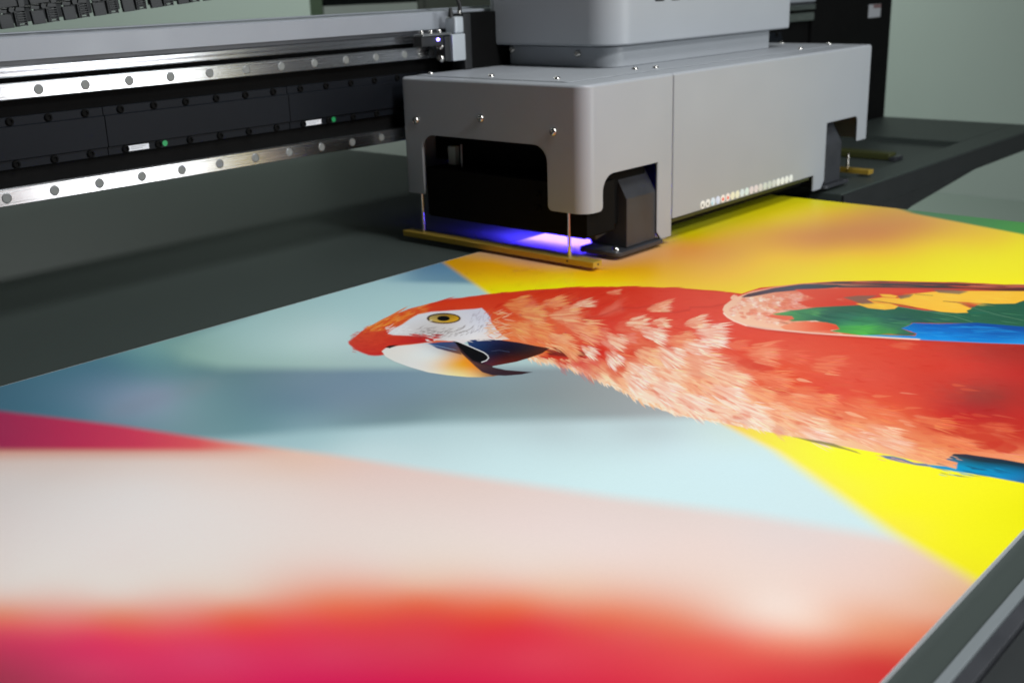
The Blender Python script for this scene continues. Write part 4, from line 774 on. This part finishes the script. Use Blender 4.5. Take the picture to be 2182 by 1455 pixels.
# plinth and upper housing
def rpr(name, poly, z0, z1, m, bev=.006):
    return MB().prism(poly, 'z', z0, z1, bev, 3).build(name, m, CX)
pl = rpr('plinth', rrect(3.692, 4.925, 2.735, 3.285, (.012, .03, .085, .012), 12), ZT + .0036, .729, M['paint'], .004)
screw(pl, (3.692, 3.255, .712), '-x'); screw(pl, (3.692, 2.905, .702), '-x')
hs = rpr('upper_housing', rrect(3.632, 5.02, 2.685, 3.345, (.012, .05, .125, .012), 16), .7345, 1.22, M['paint'], .010)
for k in range(9):
    x = 3.905 + .1145 * k
    MB().prism(rrect(x, x + .072, .8925, .98, .012, 5), 'y', 2.6838, 2.6853).build('vent_slot', M['hole'], hs)
# mounting plate on the beam side with the read head
mp = MB().box(3.47, 5.26, 3.29, 3.352, ZT + .004, .870, .003).build('mounting_plate', M['void'], CX)
MB().box(3.425, 3.468, 3.275, 3.352, ZT + .004, .868, .004).build('plate_edge', M['black'], CX)
rh = MB().box(3.35, 3.424, 3.268, 3.33, .688, .792, .004).build('read_head', M['alu'], CX)
MB().box(3.318, 3.349, 3.280, 3.33, .690, .786, .003).build('read_head_side', M['black'], rh)
for z in (.748, .70): screw(rh, (3.3175, 3.305, z), '-x')
br = MB().box(3.372, 3.424, 3.272, 3.33, .793, .858, .008, 3).build('head_bracket', M['alu'], CX)
sn = MB().box(3.195, 3.317, 3.285, 3.335, .752, .790, .003).build('position_sensor', M['black'], CX)
MB().box(3.20, 3.36, 3.28, 3.335, .791, .799, .002).build('sensor_tab', M['ring'], sn)
for x in (3.215, 3.265, 3.315): MB().lathe([(0, .014), (.007, .013), (.009, .009), (.009, 0)], (x, 3.306, .799), (0, 0, 1), 12).build('sensor_bolt', M['screw'], sn)
MB().lathe([(0, .006), (.004, .005), (.0062, 0)], (3.285, 3.285, .776), (0, -1, 0), 14).build('status_led', M['led'], sn)
MB().tube([(3.43, 3.30, .862), (3.432, 3.30, .90), (3.424, 3.305, .93), (3.405, 3.31, .965), (3.40, 3.31, 1.03), (3.43, 3.31, 1.2)], .0085).build('signal_cable', M['cable'], rh)
MB().lathe([(0, 0), (.012, 0), (.009, .02), (.006, .034), (0, .034)], (3.378, 3.30, .858), (0, 0, 1), 12).build('cable_gland', M['cable'], rh)
MB().lathe([(0, 0), (.009, 0), (.009, .012), (0, .014)], (3.425, 3.30, .868), (0, 0, 1), 12).build('gland_nut', M['screw'], rh)

# ------------------------------------------------------------------ beyond the table: platform, column, cabinets
pf = thing('side_platform', (6.4, 2.9, -1.7), 'dark side platform with sunken tray beyond the far end of the table', 'platform')
MB().box(4.93, 7.76, 2.335, 2.50, -.11, -.002, .006).build('front_ledge', M['bed'], pf)
MB().box(4.93, 7.76, 2.322, 2.3335, -.11, -.008, .002).build('fascia', M['black'], pf)
MB().box(6.81, 7.76, 2.501, 4.4, -.11, -.002, .004).build('rear_ledge', M['bed'], pf)
MB().box(4.93, 6.809, 2.501, 4.4, -.11, -.030, .002).build('tray', M['bed'], pf)
MB().prism([(5.05, -.111), (7.70, -.111), (7.70, -.118), (6.6, -.12), (5.74, -.19), (5.05, -.30)], 'y', 2.325, 4.2).build('support_bracket', M['black'], pf)
MB().box(5.1, 5.5, 2.5, 4.1, -1.7, -.305, .01).build('platform_leg', M['edge'], pf)
wb = thing('wiper_bar', (6.15, 2.8, -.03), 'olive green bar lying in the dark tray behind the carriage', 'bar')
MB().box(6.10, 6.19, 2.62, 3.02, -.0295, .012, .008, 3).build('bar_body', M['olive'], wb)
MB().box(6.09, 6.20, 2.585, 2.619, -.0295, -.006, .004).build('bar_cap', M['guard'], wb)
cm_ = thing('gantry_column', (7.2, 3.8, -1.7), 'tall black column carrying the right end of the gantry beam', 'column')
MB().box(6.62, 7.76, 3.39, 4.3, -1.7, 1.7, .01).build('column_body', M['void'], cm_)
wl = MB().box(7.392, 7.575, 3.3865, 3.3895, .676, .760, .001).build('warning_label', M['ink'], cm_)
MB().box(7.46, 7.575, 3.3855, 3.3864, .735, .758).build('label_strip', mat('faded_red_print', (.16, .09, .09), .6, noise=.1), wl)
dc = thing('glass_panel', (6.3, 7.05, -1.7), 'black glass panel on a pale base behind the gantry', 'panel')
MB().box(5.80, 6.77, 7.0, 7.11, .835, 1.6, .004).build('glass_front', M['glass'], dc)
MB().box(5.79, 6.775, 6.99, 7.12, -1.7, .832, .006).build('pale_base', M['pale'], dc)
MB().box(5.770, 5.787, 7.0, 7.13, -1.7, 1.6, .002).build('side_panel', mat('dull_green_panel', (.10, .15, .09), .6, noise=.1, nscale=10), dc)
gc = thing('grey_cabinet', (7.3, 7.2, -1.7), 'dim grey cabinet standing right of the black glass panel', 'cabinet')
MB().box(6.80, 7.9, 7.0, 7.6, -1.7, 1.6, .01).build('cabinet_body', M['dgrey'], gc)
MB().box(6.86, 7.84, 6.985, 6.998, -1.4, 1.5, .004).build('cabinet_door', M['dgrey'], gc)
